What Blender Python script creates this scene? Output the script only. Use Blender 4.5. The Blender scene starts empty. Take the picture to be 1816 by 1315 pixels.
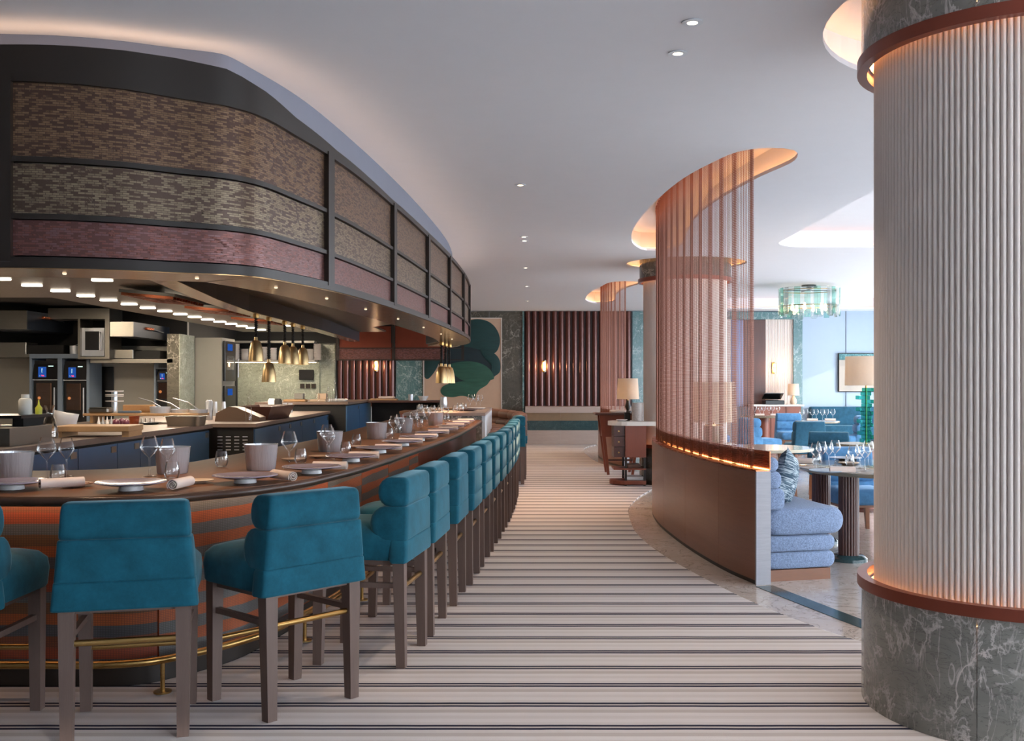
import bpy, bmesh, math, random
from mathutils import Vector, Matrix
from mathutils.geometry import tessellate_polygon
random.seed(7)
PI = math.pi
S = bpy.context.scene
COL = S.collection

# ------------------------------------------------------------------ camera, daylight, exposure
F, CX, CY, HC = 1800.0, 928.0, 678.0, 1.5          # focal length and vanishing point in photo pixels, eye height
cam = bpy.data.cameras.new('camera'); camo = bpy.data.objects.new('camera', cam); COL.objects.link(camo)
cam.sensor_width = 36.0; cam.lens = F / 1816 * 36
cam.shift_x = (908 - CX) / 1816; cam.shift_y = (CY - 657.5) / 1816
cam.clip_start = 0.05; cam.clip_end = 200
camo.location = (0, 0, HC); camo.rotation_euler = (PI / 2, 0, 0)
S.camera = camo
S.view_settings.view_transform = 'Standard'; S.view_settings.look = 'None'
S.view_settings.gamma = 1.0; S.view_settings.use_curve_mapping = False
S.view_settings.exposure = 0.34
S.cycles.use_denoising = True
S.cycles.use_light_tree = False
S.cycles.adaptive_threshold = 0.03
S.cycles.max_bounces = 6; S.cycles.diffuse_bounces = 4; S.cycles.glossy_bounces = 4
S.cycles.transparent_max_bounces = 24; S.cycles.transmission_bounces = 4
S.cycles.sample_clamp_indirect = 6.0
S.cycles.caustics_reflective = False; S.cycles.caustics_refractive = False

world = bpy.data.worlds.new('daylight'); S.world = world; world.use_nodes = True
bg = world.node_tree.nodes['Background']
bg.inputs[0].default_value = (0.80, 0.90, 1.0, 1); bg.inputs[1].default_value = 9.5

def area(name, loc, rot, sx, sy, power, color, portal=False):
    l = bpy.data.lights.new(name, 'AREA'); l.shape = 'RECTANGLE'; l.size = sx; l.size_y = sy
    l.energy = power; l.color = color
    o = bpy.data.objects.new(name, l); COL.objects.link(o); o.location = loc; o.rotation_euler = rot
    if portal: l.cycles.is_portal = True
    return o
# the daylight comes through the window openings of the right wall and of the wall behind the camera
for k in range(5):
    area('window_portal', (9.95, -1.2 + 5.6 * k, 1.55), (0, PI / 2, 0), 2.6, 5.0, 0, (1, 1, 1), True)
area('window_portal', (7.2, -3.95, 1.6), (PI / 2, 0, 0), 4.2, 2.7, 0, (1, 1, 1), True)
sun = bpy.data.lights.new('sun', 'SUN'); sun.energy = 1.2; sun.angle = 0.01; sun.color = (1, 0.95, 0.88)
suno = bpy.data.objects.new('sun', sun); COL.objects.link(suno)
suno.rotation_euler = Vector((-0.62, 0.70, -0.24)).to_track_quat('-Z', 'Y').to_euler()

def spot(name, loc, power, color, size=1.2, blend=0.8, rad=0.04, d=(0, 0, -1)):
    l = bpy.data.lights.new(name, 'SPOT'); l.energy = power; l.color = color
    l.spot_size = size; l.spot_blend = blend; l.shadow_soft_size = rad
    o = bpy.data.objects.new(name, l); COL.objects.link(o); o.location = loc
    o.rotation_euler = Vector(d).to_track_quat('-Z', 'Y').to_euler()
    return o
def point(name, loc, power, color, rad=0.05):
    l = bpy.data.lights.new(name, 'POINT'); l.energy = power; l.color = color; l.shadow_soft_size = rad
    o = bpy.data.objects.new(name, l); COL.objects.link(o); o.location = loc
    return o
WARM = (1.0, 0.62, 0.36)

# ------------------------------------------------------------------ helpers
def FL(x, y, z=0.0):
    t = (HC - z) / (y - CY); return ((x - CX) * t, F * t, z)
def W(x, y, Y):
    return ((x - CX) * Y / F, Y, HC - (y - CY) * Y / F)
def C(r, g, b):
    f = lambda c: (c / 255 / 12.92) if c <= 10 else ((c / 255 + 0.055) / 1.055) ** 2.4
    return (f(r), f(g), f(b), 1.0)
ORD = ['first', 'second', 'third', 'fourth', 'fifth', 'sixth', 'seventh', 'eighth', 'ninth', 'tenth', 'eleventh', 'twelfth',
       'thirteenth', 'fourteenth', 'fifteenth', 'sixteenth', 'seventeenth', 'eighteenth', 'nineteenth', 'twentieth']

class MB:
    def __init__(self):
        self.bm = bmesh.new(); self.uv = self.bm.loops.layers.uv.new('UVMap')
    def face(self, vs, uvs=None):
        try: f = self.bm.faces.new(vs)
        except ValueError: return None
        if uvs:
            for l, u in zip(f.loops, uvs): l[self.uv].uv = u
        return f
    def box(self, x0, x1, y0, y1, z0, z1):
        v = [self.bm.verts.new(p) for p in ((x0, y0, z0), (x1, y0, z0), (x1, y1, z0), (x0, y1, z0), (x0, y0, z1), (x1, y0, z1), (x1, y1, z1), (x0, y1, z1))]
        for q in ((0, 3, 2, 1), (4, 5, 6, 7), (0, 1, 5, 4), (1, 2, 6, 5), (2, 3, 7, 6), (3, 0, 4, 7)):
            self.face([v[i] for i in q])
        return self
    def rbox(self, x0, x1, y0, y1, z0, z1, r=0.02, seg=2, m=None):
        t = bmesh.new()
        M = Matrix.Translation(((x0 + x1) / 2, (y0 + y1) / 2, (z0 + z1) / 2)) @ Matrix.Diagonal((x1 - x0, y1 - y0, z1 - z0, 1))
        bmesh.ops.create_cube(t, size=1.0, matrix=M)
        r = min(r, 0.49 * min(abs(x1 - x0), abs(y1 - y0), abs(z1 - z0)))
        bmesh.ops.bevel(t, geom=t.edges[:], offset=r, segments=seg, profile=0.5, affect='EDGES')
        mp = {}
        for v in t.verts: mp[v.index] = self.bm.verts.new(m @ v.co if m else v.co)
        for f in t.faces: self.face([mp[v.index] for v in f.verts])
        t.free(); return self
    def ring(self, pts): return [self.bm.verts.new(p) for p in pts]
    def loft(self, rings, closed=True, cap=True, us=None, vs=None):
        R = [self.ring(r) for r in rings]; n = len(R[0])
        for i in range(len(R) - 1):
            for j in range(n if closed else n - 1):
                k = (j + 1) % n
                uv = None
                if us: uv = [(us[i], vs[j]), (us[i], vs[j + 1]), (us[i + 1], vs[j + 1]), (us[i + 1], vs[j])]
                self.face([R[i][j], R[i][k], R[i + 1][k], R[i + 1][j]], uv)
        if cap and closed:
            self.face(R[0]); self.face(R[-1][::-1])
        return self
    def cyl(self, p0, p1, r0, r1=None, n=12, cap=True):
        r1 = r0 if r1 is None else r1
        p0 = Vector(p0); p1 = Vector(p1); d = (p1 - p0).normalized()
        a = d.orthogonal().normalized(); b = d.cross(a)
        rr = [[p + (a * math.cos(2 * PI * k / n) + b * math.sin(2 * PI * k / n)) * r for k in range(n)] for p, r in ((p0, r0), (p1, r1))]
        return self.loft(rr, True, cap)
    def bar(self, p0, p1, w0, w1=None, roll=0):          # square section
        w1 = w0 if w1 is None else w1
        p0 = Vector(p0); p1 = Vector(p1); d = (p1 - p0).normalized()
        a = Vector((1, 0, 0)) if abs(d.z) > 0.7 else Vector((0, 0, 1)); a = (a - d * a.dot(d)).normalized(); b = d.cross(a)
        rr = [[p + a * sx * w / 2 + b * sy * w / 2 for sx, sy in ((-1, -1), (1, -1), (1, 1), (-1, 1))] for p, w in ((p0, w0), (p1, w1))]
        return self.loft(rr, True, True)
    def tube(self, pts, r, n=8, closed=False, cap=True):
        pts = [Vector(p) for p in pts]; m = len(pts); rings = []
        a = None
        for i in range(m):
            d = (pts[(i + 1) % m] - pts[i - 1]) if closed else (pts[min(i + 1, m - 1)] - pts[max(i - 1, 0)])
            d.normalize()
            if a is None: a = d.orthogonal().normalized()
            a = (a - d * a.dot(d)).normalized(); b = d.cross(a)
            rings.append([pts[i] + (a * math.cos(2 * PI * k / n) + b * math.sin(2 * PI * k / n)) * r for k in range(n)])
        if closed: rings.append(rings[0])
        self.loft(rings, True, cap and not closed)
        if closed: bmesh.ops.remove_doubles(self.bm, verts=self.bm.verts[:], dist=1e-5)
        return self
    def lathe(self, prof, n=24, c=(0, 0, 0), a0=0.0, a1=2 * PI):
        full = abs(a1 - a0 - 2 * PI) < 1e-6
        m = n if full else n + 1
        R = []
        for k in range(m):
            t = a0 + (a1 - a0) * k / n
            R.append([self.bm.verts.new((c[0] + r * math.cos(t), c[1] + r * math.sin(t), c[2] + z)) for r, z in prof])
        rm = sum(r for r, z in prof) / len(prof)
        for k in range(n):
            k2 = (k + 1) % m
            for j in range(len(prof) - 1):
                u0 = rm * (a0 + (a1 - a0) * k / n); u1 = rm * (a0 + (a1 - a0) * (k + 1) / n)
                self.face([R[k][j], R[k2][j], R[k2][j + 1], R[k][j + 1]], [(u0, prof[j][1]), (u1, prof[j][1]), (u1, prof[j + 1][1]), (u0, prof[j + 1][1])])
        bmesh.ops.remove_doubles(self.bm, verts=self.bm.verts[:], dist=1e-6)
        return self
    def prism(self, poly, z0, z1):
        b = self.ring([(p[0], p[1], z0) for p in poly]); t = self.ring([(p[0], p[1], z1) for p in poly])
        n = len(poly)
        for i in range(n): self.face([b[i], b[(i + 1) % n], t[(i + 1) % n], t[i]])
        for tri in tessellate_polygon([[Vector((p[0], p[1], 0)) for p in poly]]):
            self.face([b[i] for i in tri]); self.face([t[i] for i in tri])
        return self
    def sweep(self, path, prof, closed=True, cap=True):
        # path: (x, y) list; prof: (offset to the left of the path, z) list or a function of the path index
        nm = normals(path); s = arclen(path); rings = []
        for i, (p, q) in enumerate(zip(path, nm)):
            pr = prof(i) if callable(prof) else prof
            rings.append([(p[0] + q[0] * o, p[1] + q[1] * o, z) for o, z in pr])
        pr = prof(0) if callable(prof) else prof
        vs = [z for o, z in pr] + [pr[0][1]]
        return self.loft(rings, closed, cap, s, vs)
    def build(self, name, mat, parent=None, smooth=None, world=False):
        bm = self.bm
        bmesh.ops.recalc_face_normals(bm, faces=bm.faces[:])
        me = bpy.data.meshes.new(name); bm.to_mesh(me); bm.free()
        if world and parent is not None:
            off = Vector((0, 0, 0)); q = parent
            while q is not None: off += q.location; q = q.parent
            me.transform(Matrix.Translation(-off))
        if smooth is not None:
            me.polygons.foreach_set('use_smooth', [True] * len(me.polygons))
            me.set_sharp_from_angle(angle=math.radians(smooth))
        me.materials.append(mat)
        o = bpy.data.objects.new(name, me); COL.objects.link(o)
        if parent is not None: o.parent = parent
        return o

def normals(path):
    out = []; n = len(path)
    for i in range(n):
        a = Vector(path[max(i - 1, 0)]); b = Vector(path[i]); c = Vector(path[min(i + 1, n - 1)])
        d1 = (b - a).normalized() if i > 0 else (c - b).normalized()
        d2 = (c - b).normalized() if i < n - 1 else d1
        d = (d1 + d2).normalized(); m = Vector((-d.y, d.x)); k = max(0.5, m.dot(Vector((-d1.y, d1.x))))
        out.append((m.x / k, m.y / k))
    return out
def arclen(path):
    s = [0.0]
    for a, b in zip(path, path[1:]): s.append(s[-1] + math.hypot(b[0] - a[0], b[1] - a[1]))
    return s
def offs(path, d): return [(p[0] + n[0] * d, p[1] + n[1] * d) for p, n in zip(path, normals(path))]
def spline(pts, step=0.1, closed=False):
    n = len(pts); out = []
    P_ = [Vector(p[:2]) for p in pts]
    rng = range(n if closed else n - 1)
    for i in rng:
        p0 = P_[i - 1] if (closed or i > 0) else P_[0] * 2 - P_[1]
        p1 = P_[i]; p2 = P_[(i + 1) % n]
        p3 = P_[(i + 2) % n] if (closed or i + 2 < n) else P_[-1] * 2 - P_[-2]
        t1 = max(1e-4, (p1 - p0).length ** 0.5); t2 = max(1e-4, (p2 - p1).length ** 0.5); t3 = max(1e-4, (p3 - p2).length ** 0.5)
        m1 = ((p1 - p0) / t1 - (p2 - p0) / (t1 + t2) + (p2 - p1) / t2) * t2
        m2 = ((p2 - p1) / t2 - (p3 - p1) / (t2 + t3) + (p3 - p2) / t3) * t2
        for k in range(16):
            u = k / 16; u2 = u * u; u3 = u2 * u
            out.append(p1 * (2 * u3 - 3 * u2 + 1) + m1 * (u3 - 2 * u2 + u) + p2 * (-2 * u3 + 3 * u2) + m2 * (u3 - u2))
    if not closed: out.append(P_[-1])
    else: out.append(P_[0])
    raw = [(v.x, v.y) for v in out]; s = arclen(raw); m = max(2, int(round(s[-1] / step)))
    res = [atlen(raw, s, s[-1] * k / m) for k in range(m + 1)]
    return res[:-1] if closed else res
def atlen(path, s, d):
    d = min(max(d, 0), s[-1])
    lo, hi = 0, len(s) - 1
    while hi - lo > 1:
        mid = (lo + hi) // 2
        if s[mid] <= d: lo = mid
        else: hi = mid
    t = (d - s[lo]) / max(1e-9, s[hi] - s[lo]); a, b = path[lo], path[hi]
    return (a[0] + (b[0] - a[0]) * t, a[1] + (b[1] - a[1]) * t)
def cut(path, s0, s1):
    s = arclen(path)
    return [atlen(path, s, s0)] + [p for p, d in zip(path, s) if s0 + 0.004 < d < s1 - 0.004] + [atlen(path, s, s1)]
def s_at_y(path, y):
    s = arclen(path)
    for i in range(len(path) - 1):
        if path[i][1] <= y <= path[i + 1][1] and path[i + 1][1] > path[i][1]:
            return s[i] + (s[i + 1] - s[i]) * (y - path[i][1]) / (path[i + 1][1] - path[i][1])
    return s[-1]

def thing(name, label, cat, loc=(0, 0, 0), rz=0.0, group=None):
    o = bpy.data.objects.new(name, None); COL.objects.link(o); o.empty_display_size = 0.1
    o.location = loc; o.rotation_euler = (0, 0, rz)
    return tag(o, label, cat, group)
def tag(o, label, cat, group=None):
    o['label'] = label; o['category'] = cat
    if group: o['group'] = group
    return o
def struct(o): o['kind'] = 'structure'; return o
def copy_tree(o, parent=None):
    c = o.copy(); COL.objects.link(c)
    if parent is not None: c.parent = parent
    for ch in list(o.children): copy_tree(ch, c)
    return c
def dup(o, loc, rz=0.0, label=None, group=None):
    c = copy_tree(o); c.location = loc; c.rotation_euler = (0, 0, rz)
    if label: c['label'] = label
    if group: c['group'] = group
    return c
class Proto:                                   # first use moves the prototype itself, later uses copy it
    def __init__(self, root): self.root = root; self.used = False
    def put(self, loc, rz, label, group=None):
        if not self.used:
            self.used = True; o = self.root; o.location = loc; o.rotation_euler = (0, 0, rz); o['label'] = label
            if group: o['group'] = group
            return o
        return dup(self.root, loc, rz, label, group)

# ------------------------------------------------------------------ materials
class NT:
    def __init__(self, name):
        self.m = bpy.data.materials.new(name); self.m.use_nodes = True
        self.t = self.m.node_tree; self.b = self.t.nodes['Principled BSDF']; self.out = self.t.nodes['Material Output']
    def n(self, kind, **kw):
        o = self.t.nodes.new(kind)
        for k, v in kw.items():
            if k.startswith('i_'): o.inputs[k[2:].replace('_', ' ')].default_value = v
            else: setattr(o, k, v)
        return o
    def l(self, a, b): self.t.links.new(a, b)
    def coords(self, scale=(1, 1, 1), kind='Object', rot=(0, 0, 0), loc=(0, 0, 0)):
        tc = self.n('ShaderNodeTexCoord'); mp = self.n('ShaderNodeMapping')
        mp.inputs['Scale'].default_value = scale; mp.inputs['Rotation'].default_value = rot; mp.inputs['Location'].default_value = loc
        self.l(tc.outputs[kind], mp.inputs['Vector']); return mp.outputs[0]
    def noise(self, vec, scale, detail=4, rough=0.55, dist=0.0):
        o = self.n('ShaderNodeTexNoise'); o.inputs['Scale'].default_value = scale; o.inputs['Detail'].default_value = detail
        o.inputs['Roughness'].default_value = rough; o.inputs['Distortion'].default_value = dist
        if vec is not None: self.l(vec, o.inputs['Vector'])
        return o.outputs['Fac']
    def ramp(self, fac, stops, interp='LINEAR'):
        o = self.n('ShaderNodeValToRGB'); e = o.color_ramp.elements; o.color_ramp.interpolation = interp
        while len(e) < len(stops): e.new(0.5)
        for el, (p, c) in zip(e, stops): el.position = p; el.color = c if len(c) == 4 else (*c, 1)
        self.l(fac, o.inputs[0]); return o.outputs[0]
    def mix(self, fac, a, b, mode='MIX'):
        o = self.n('ShaderNodeMix', data_type='RGBA', blend_type=mode)
        for sock, v in ((o.inputs['Factor'], fac), (o.inputs[6], a), (o.inputs[7], b)):
            if hasattr(v, 'links') or hasattr(v, 'is_output'): self.l(v, sock)
            else: sock.default_value = v
        return o.outputs[2]
    def math(self, op, a, b=0.0, c=0.0):
        o = self.n('ShaderNodeMath', operation=op)
        for s, v in zip(o.inputs, (a, b, c)):
            if hasattr(v, 'is_output'): self.l(v, s)
            else: s.default_value = v
        return o.outputs[0]
    def bump(self, h, strength=0.3, dist=0.01):
        o = self.n('ShaderNodeBump'); o.inputs['Strength'].default_value = strength; o.inputs['Distance'].default_value = dist
        self.l(h, o.inputs['Height']); self.l(o.outputs[0], self.b.inputs['Normal'])
    def set(self, col=None, rough=None, metal=None, **kw):
        B = self.b.inputs
        if col is not None:
            if hasattr(col, 'is_output'): self.l(col, B['Base Color'])
            else: B['Base Color'].default_value = col
        if rough is not None:
            if hasattr(rough, 'is_output'): self.l(rough, B['Roughness'])
            else: B['Roughness'].default_value = rough
        if metal is not None: B['Metallic'].default_value = metal
        for k, v in kw.items(): B[k.replace('_', ' ')].default_value = v
        return self
def dk(c, k): return (c[0] * k, c[1] * k, c[2] * k, 1)

def plain(name, col, rough=0.5, metal=0.0, var=0.12, vs=6.0, bump=0.0, bs=80.0, **kw):
    t = NT(name); v = t.coords()
    t.set(t.mix(t.noise(v, vs), dk(col, 1 - var), dk(col, 1 + var)), rough, metal, **kw)
    if bump: t.bump(t.noise(v, bs, 3), bump, 0.004)
    return t.m
def brushed(name, col, rough=0.3, axis=(1, 1, 60), metal=1.0):
    t = NT(name); v = t.coords(axis); f = t.noise(v, 8, 3)
    t.set(t.mix(f, dk(col, 0.82), dk(col, 1.1)), t.math('MULTIPLY_ADD', f, 0.25, rough - 0.1), metal); return t.m
def wood(name, c1, c2, axis=(1, 1, 12), rough=0.4, scale=3.0, kind='Object', coat=0.0):
    t = NT(name); v = t.coords(axis, kind); f = t.noise(v, scale, 6, 0.65, 0.4); g = t.noise(v, scale * 9, 3)
    c = t.mix(f, c1, c2); c = t.mix(t.math('MULTIPLY', g, 0.45), c, dk(c1, 0.55))
    t.set(c, rough, 0.0, Coat_Weight=coat); t.bump(g, 0.12, 0.003); return t.m
def marble(name, base, dark, vein, scale=1.0, rough=0.18, amount=1.0, vein2=None, wide=1.0):
    t = NT(name); v = t.coords((1, 1, 1)); v2 = t.coords((1.3, 1.3, 3.2), rot=(0.3, 0.5, 0.2))
    body = t.mix(t.noise(v2, 1.6 * scale, 8, 0.6, 1.4), dark, base)
    dl = t.noise(v2, 2.6 * scale, 6, 0.6, 2.2)
    dkv = t.ramp(dl, [(0.478, (0, 0, 0)), (0.497, (1, 1, 1)), (0.515, (0, 0, 0))])
    body = t.mix(t.math('MULTIPLY', dkv, 0.55), body, dk(dark, 0.25))
    n1 = t.noise(v, 2.0 * scale, 7, 0.62, 1.0)
    r1 = t.ramp(n1, [(0.5 - 0.013 * wide, (0, 0, 0)), (0.5, (1, 1, 1)), (0.5 + 0.013 * wide, (0, 0, 0))])
    msk = t.ramp(t.noise(v, 1.1 * scale, 3), [(0.36, (0, 0, 0)), (0.56, (1, 1, 1))])
    vv = t.math('MULTIPLY', t.math('MULTIPLY', r1, msk), amount)
    n2 = t.noise(t.coords((2.4, 2.4, 0.7), rot=(0.1, 0.2, 0.4)), 3.4 * scale, 5, 0.6, 0.7)
    r2 = t.ramp(n2, [(0.5 - 0.012 * wide, (0, 0, 0)), (0.5, (1, 1, 1)), (0.5 + 0.012 * wide, (0, 0, 0))])
    c = t.mix(vv, body, vein); c = t.mix(t.math('MULTIPLY', t.math('MULTIPLY', r2, msk), 0.7 * amount), c, vein2 or vein)
    t.set(c, rough); return t.m
def emit(name, col, strength):
    t = NT(name); e = t.n('ShaderNodeEmission'); e.inputs[0].default_value = (*col[:3], 1); e.inputs[1].default_value = strength
    t.l(e.outputs[0], t.out.inputs[0]); return t.m
def thin_glass(name, tint=(0.97, 0.98, 0.98), blend=0.28, rough=0.02, gl=(1, 1, 1), milk=0.55):
    t = NT(name); tr = t.n('ShaderNodeBsdfTransparent'); gs = t.n('ShaderNodeBsdfGlossy'); lw = t.n('ShaderNodeLayerWeight'); mx = t.n('ShaderNodeMixShader')
    tr.inputs[0].default_value = (*tint, 1); gs.inputs['Roughness'].default_value = rough; gs.inputs[0].default_value = (*gl, 1)
    lw.inputs['Blend'].default_value = blend
    df = t.n('ShaderNodeBsdfDiffuse'); df.inputs[0].default_value = (*gl, 1); m2 = t.n('ShaderNodeMixShader')
    t.l(t.math('MULTIPLY', t.math('POWER', lw.outputs['Facing'], 3.0), milk), m2.inputs[0]); t.l(tr.outputs[0], m2.inputs[1]); t.l(df.outputs[0], m2.inputs[2])
    t.l(t.math('MULTIPLY_ADD', lw.outputs['Fresnel'], 0.8, 0.04), mx.inputs[0]); t.l(m2.outputs[0], mx.inputs[1]); t.l(gs.outputs[0], mx.inputs[2]); t.l(mx.outputs[0], t.out.inputs[0]); return t.m
def velvet(name, col, sheen=0.6, tint=(0.5, 0.8, 0.9, 1)):
    t = NT(name); v = t.coords(); f = t.ramp(t.noise(v, 8, 8, 0.72, 0.0), [(0.3, (0, 0, 0)), (0.7, (1, 1, 1))])
    t.set(t.mix(f, dk(col, 0.68), dk(col, 1.3)), 0.85, 0, Sheen_Weight=sheen, Sheen_Roughness=0.35, Sheen_Tint=tint, Specular_IOR_Level=0.2)
    t.bump(t.noise(v, 130, 2), 0.12, 0.003); return t.m
def boucle(name, col):
    t = NT(name); v = t.coords(); f = t.noise(v, 110, 3, 0.7)
    t.set(t.mix(t.ramp(f, [(0.35, (0, 0, 0)), (0.65, (1, 1, 1))]), dk(col, 0.62), dk(col, 1.25)), 0.95, 0, Sheen_Weight=0.2, Specular_IOR_Level=0.15); t.bump(f, 0.55, 0.008); return t.m
def mosaic(name, c1, c2, c3, rough=0.35, metal=0.5):
    t = NT(name); v = t.coords((1, 1, 1), 'UV')
    b = t.n('ShaderNodeTexBrick', offset=0.37, squash=1.0); t.l(v, b.inputs['Vector'])
    for k, q in (('Scale', 1.0), ('Mortar Size', 0.0012), ('Brick Width', 0.032), ('Row Height', 0.0105), ('Bias', 0.0)): b.inputs[k].default_value = q
    b.inputs['Color1'].default_value = (0, 0, 0, 1); b.inputs['Color2'].default_value = (1, 1, 1, 1); b.inputs['Mortar'].default_value = (0.1, 0.1, 0.1, 1)
    g = t.noise(v, 16, 5, 0.65); f = t.math('ADD', t.math('MULTIPLY', b.outputs['Color'], 0.55), t.math('MULTIPLY', g, 0.75))
    c = t.ramp(f, [(0.0, c1), (0.56, c1), (0.62, c2), (0.95, c3)])
    t.set(c, rough, metal); t.bump(t.ramp(f, [(0.54, (0, 0, 0)), (0.62, (1, 1, 1))]), 0.5, 0.006); return t.m
def weave(name, cols, period, shift=0.0):
    t = NT(name); tc = t.n('ShaderNodeTexCoord'); sp = t.n('ShaderNodeSeparateXYZ'); t.l(tc.outputs['UV'], sp.inputs[0])
    u, z = sp.outputs[0], sp.outputs[1]
    wob = t.math('MULTIPLY', t.noise(t.coords((1.2, 6, 1), 'UV'), 2.0, 3), 0.03)
    fr = t.math('FRACT', t.math('DIVIDE', t.math('ADD', t.math('ADD', z, wob), shift), period))
    n = len(cols); st = [(i / n, c) for i, c in enumerate(cols)]
    c = t.ramp(fr, st, 'CONSTANT')
    c = t.mix(t.math('MULTIPLY', t.noise(t.coords((6, 160, 1), 'UV'), 3, 3), 0.4), c, (0.04, 0.03, 0.03, 1))
    gu = t.math('GREATER_THAN', t.math('FRACT', t.math('DIVIDE', u, 0.0125)), 0.72)
    gz = t.math('GREATER_THAN', t.math('FRACT', t.math('DIVIDE', z, 0.0085)), 0.62)
    g = t.math('MAXIMUM', gu, gz)
    c = t.mix(t.math('MULTIPLY', g, 0.5), c, (0.03, 0.025, 0.022, 1))
    t.set(c, 0.6, 0.0); t.bump(t.math('SUBTRACT', 1.0, g), 0.4, 0.004); return t.m

M = {}
M['ceil'] = plain('ceiling_plaster', C(222, 225, 232), 0.9, var=0.02)
M['white'] = plain('white_paint', C(215, 222, 230), 0.7, var=0.03)
M['bluewall'] = plain('pale_blue_wall', C(166, 182, 198), 0.7, var=0.03)
M['plaster'] = plain('fluted_plaster', C(224, 212, 204), 0.6, var=0.03)
M['bulk'] = plain('bulkhead_shade_grey', C(110, 115, 130), 0.8, var=0.04)  # bulkhead's shade put into its grey, kept dark beside the uplight
M['dark_metal'] = plain('dark_bronze_frame', C(38, 29, 23), 0.45, 0.1, var=0.15)
M['black'] = plain('black_enamel', C(20, 20, 22), 0.3, 0.1)
M['matte_black'] = plain('matte_black', C(16, 15, 15), 0.75)
M['darkblue'] = plain('dark_blue_enamel', C(36, 44, 56), 0.35, 0.2)
M['brass'] = brushed('brushed_brass', C(196, 158, 98), 0.28)
M['brass_lamp'] = brushed('satin_brass_shade', C(212, 180, 130), 0.3, (24, 24, 0.5), 0.85)
M['brass_dim'] = brushed('aged_brass_soffit', C(186, 148, 104), 0.16, (0.6, 4, 4))
M['copper'] = brushed('brushed_copper', C(196, 112, 78), 0.25)
M['copperred'] = plain('copper_red_lacquer', C(128, 62, 44), 0.3, 0.45)
M['chain'] = plain('copper_chain', C(136, 84, 66), 0.42, 0.55, var=0.1)
def streaked(name, col, rough, metal):
    t = NT(name); f = t.noise(t.coords((34, 34, 0.15)), 1.0, 4, 0.6); t.set(t.mix(f, dk(col, 0.93), dk(col, 1.04)), rough, metal); t.bump(f, 0.35, 0.02); return t.m
M['steel'] = streaked('satin_steel', C(206, 210, 216), 0.22, 0.5)
M['steel_h'] = brushed('steel_panel', C(150, 146, 138), 0.34, (2, 2, 30))
M['steel_dark'] = brushed('kitchen_ceiling_steel', C(92, 80, 68), 0.3, (3, 20, 3))
M['grey_panel'] = plain('grey_cabinet_panel', C(140, 138, 132), 0.45, 0.2, var=0.05)
M['bluegrey'] = plain('blue_grey_frame', C(104, 118, 134), 0.45, 0.2, var=0.06)
M['navy'] = plain('petrol_blue_lacquer', C(62, 98, 134), 0.35, var=0.08)
M['stonetop'] = plain('taupe_stone_worktop', C(118, 100, 90), 0.4, var=0.18, vs=18)
M['velvet'] = velvet('teal_velvet', C(24, 86, 104), 0.4)
M['velvet_blue'] = velvet('blue_velvet', C(84, 132, 174), 0.4, (0.6, 0.8, 1, 1))
M['velvet_dark'] = velvet('dark_teal_velvet', C(42, 84, 106), 0.4)
M['leather'] = plain('brown_leather', C(112, 78, 64), 0.5, var=0.15)
M['boucle'] = boucle('blue_boucle', C(134, 152, 182))
M['legwood'] = wood('smoked_oak', C(120, 98, 88), C(92, 74, 68), (14, 14, 1), 0.5, 3)
M['barwood'] = wood('walnut_bar_top', C(134, 86, 54), C(96, 62, 40), (10, 1.2, 8), 0.5, 3, coat=0.0)
M['redwood'] = wood('red_mahogany', C(138, 72, 50), C(116, 58, 40), (5, 5, 0.5), 0.4, 2)
M['partwood'] = wood('brown_veneer', C(156, 104, 80), C(124, 80, 60), (1, 1, 14), 0.34, 2.5, coat=0.1)
M['greywood'] = wood('silver_grey_veneer', C(186, 186, 192), C(150, 150, 158), (1, 1, 16), 0.4, 3)
M['plinthwood'] = wood('oak_plinth', C(140, 86, 52), C(112, 68, 42), (1, 1, 9), 0.35, 3)
M['blockwood'] = wood('maple_board', C(206, 164, 118), C(182, 138, 94), (10, 2, 10), 0.5, 3)
M['darkwood'] = wood('dark_fluted_wood', C(96, 58, 48), C(66, 40, 34), (10, 10, 1), 0.35, 3)
M['olive'] = wood('olive_grey_tabletop', C(150, 138, 116), C(122, 112, 94), (2, 8, 1), 0.16, 3, coat=0.5)
M['cream'] = plain('cream_lacquer', C(214, 206, 182), 0.12, var=0.03, Coat_Weight=0.6)
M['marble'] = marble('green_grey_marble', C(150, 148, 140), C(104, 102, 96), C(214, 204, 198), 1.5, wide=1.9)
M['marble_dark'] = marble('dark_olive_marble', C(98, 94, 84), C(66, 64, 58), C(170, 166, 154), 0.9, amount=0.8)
M['marble_teal'] = marble('teal_marble', C(104, 138, 140), C(68, 104, 108), C(186, 204, 204), 1.2)
M['marble_pale'] = marble('pale_green_marble', C(176, 182, 166), C(140, 146, 132), C(214, 216, 204), 1.0)
M['floor'] = marble('beige_marble_floor', C(212, 200, 190), C(182, 166, 154), C(232, 224, 218), 0.7, 0.12, 0.5)
M['inlay'] = marble('dark_teal_inlay', C(58, 84, 86), C(40, 62, 66), C(96, 120, 120), 2.0, 0.12, 0.5)
M['travertine'] = wood('banded_travertine', C(196, 176, 164), C(170, 148, 138), (1, 1, 9), 0.3, 1.6)
M['ochre'] = wood('ochre_stone_band', C(150, 122, 92), C(120, 100, 80), (3, 1, 3), 0.35, 2)
M['whitestone'] = plain('white_stone', C(226, 218, 210), 0.25, var=0.04)
M['rods'] = plain('oxblood_lacquer_rod', C(92, 52, 46), 0.24, 0.3, var=0.06)
M['rodback'] = plain('oxblood_shadow_gap', C(36, 16, 14), 0.5)
M['mos1'] = mosaic('bronze_mosaic', C(82, 60, 50), C(114, 88, 66), C(136, 108, 82))
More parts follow.
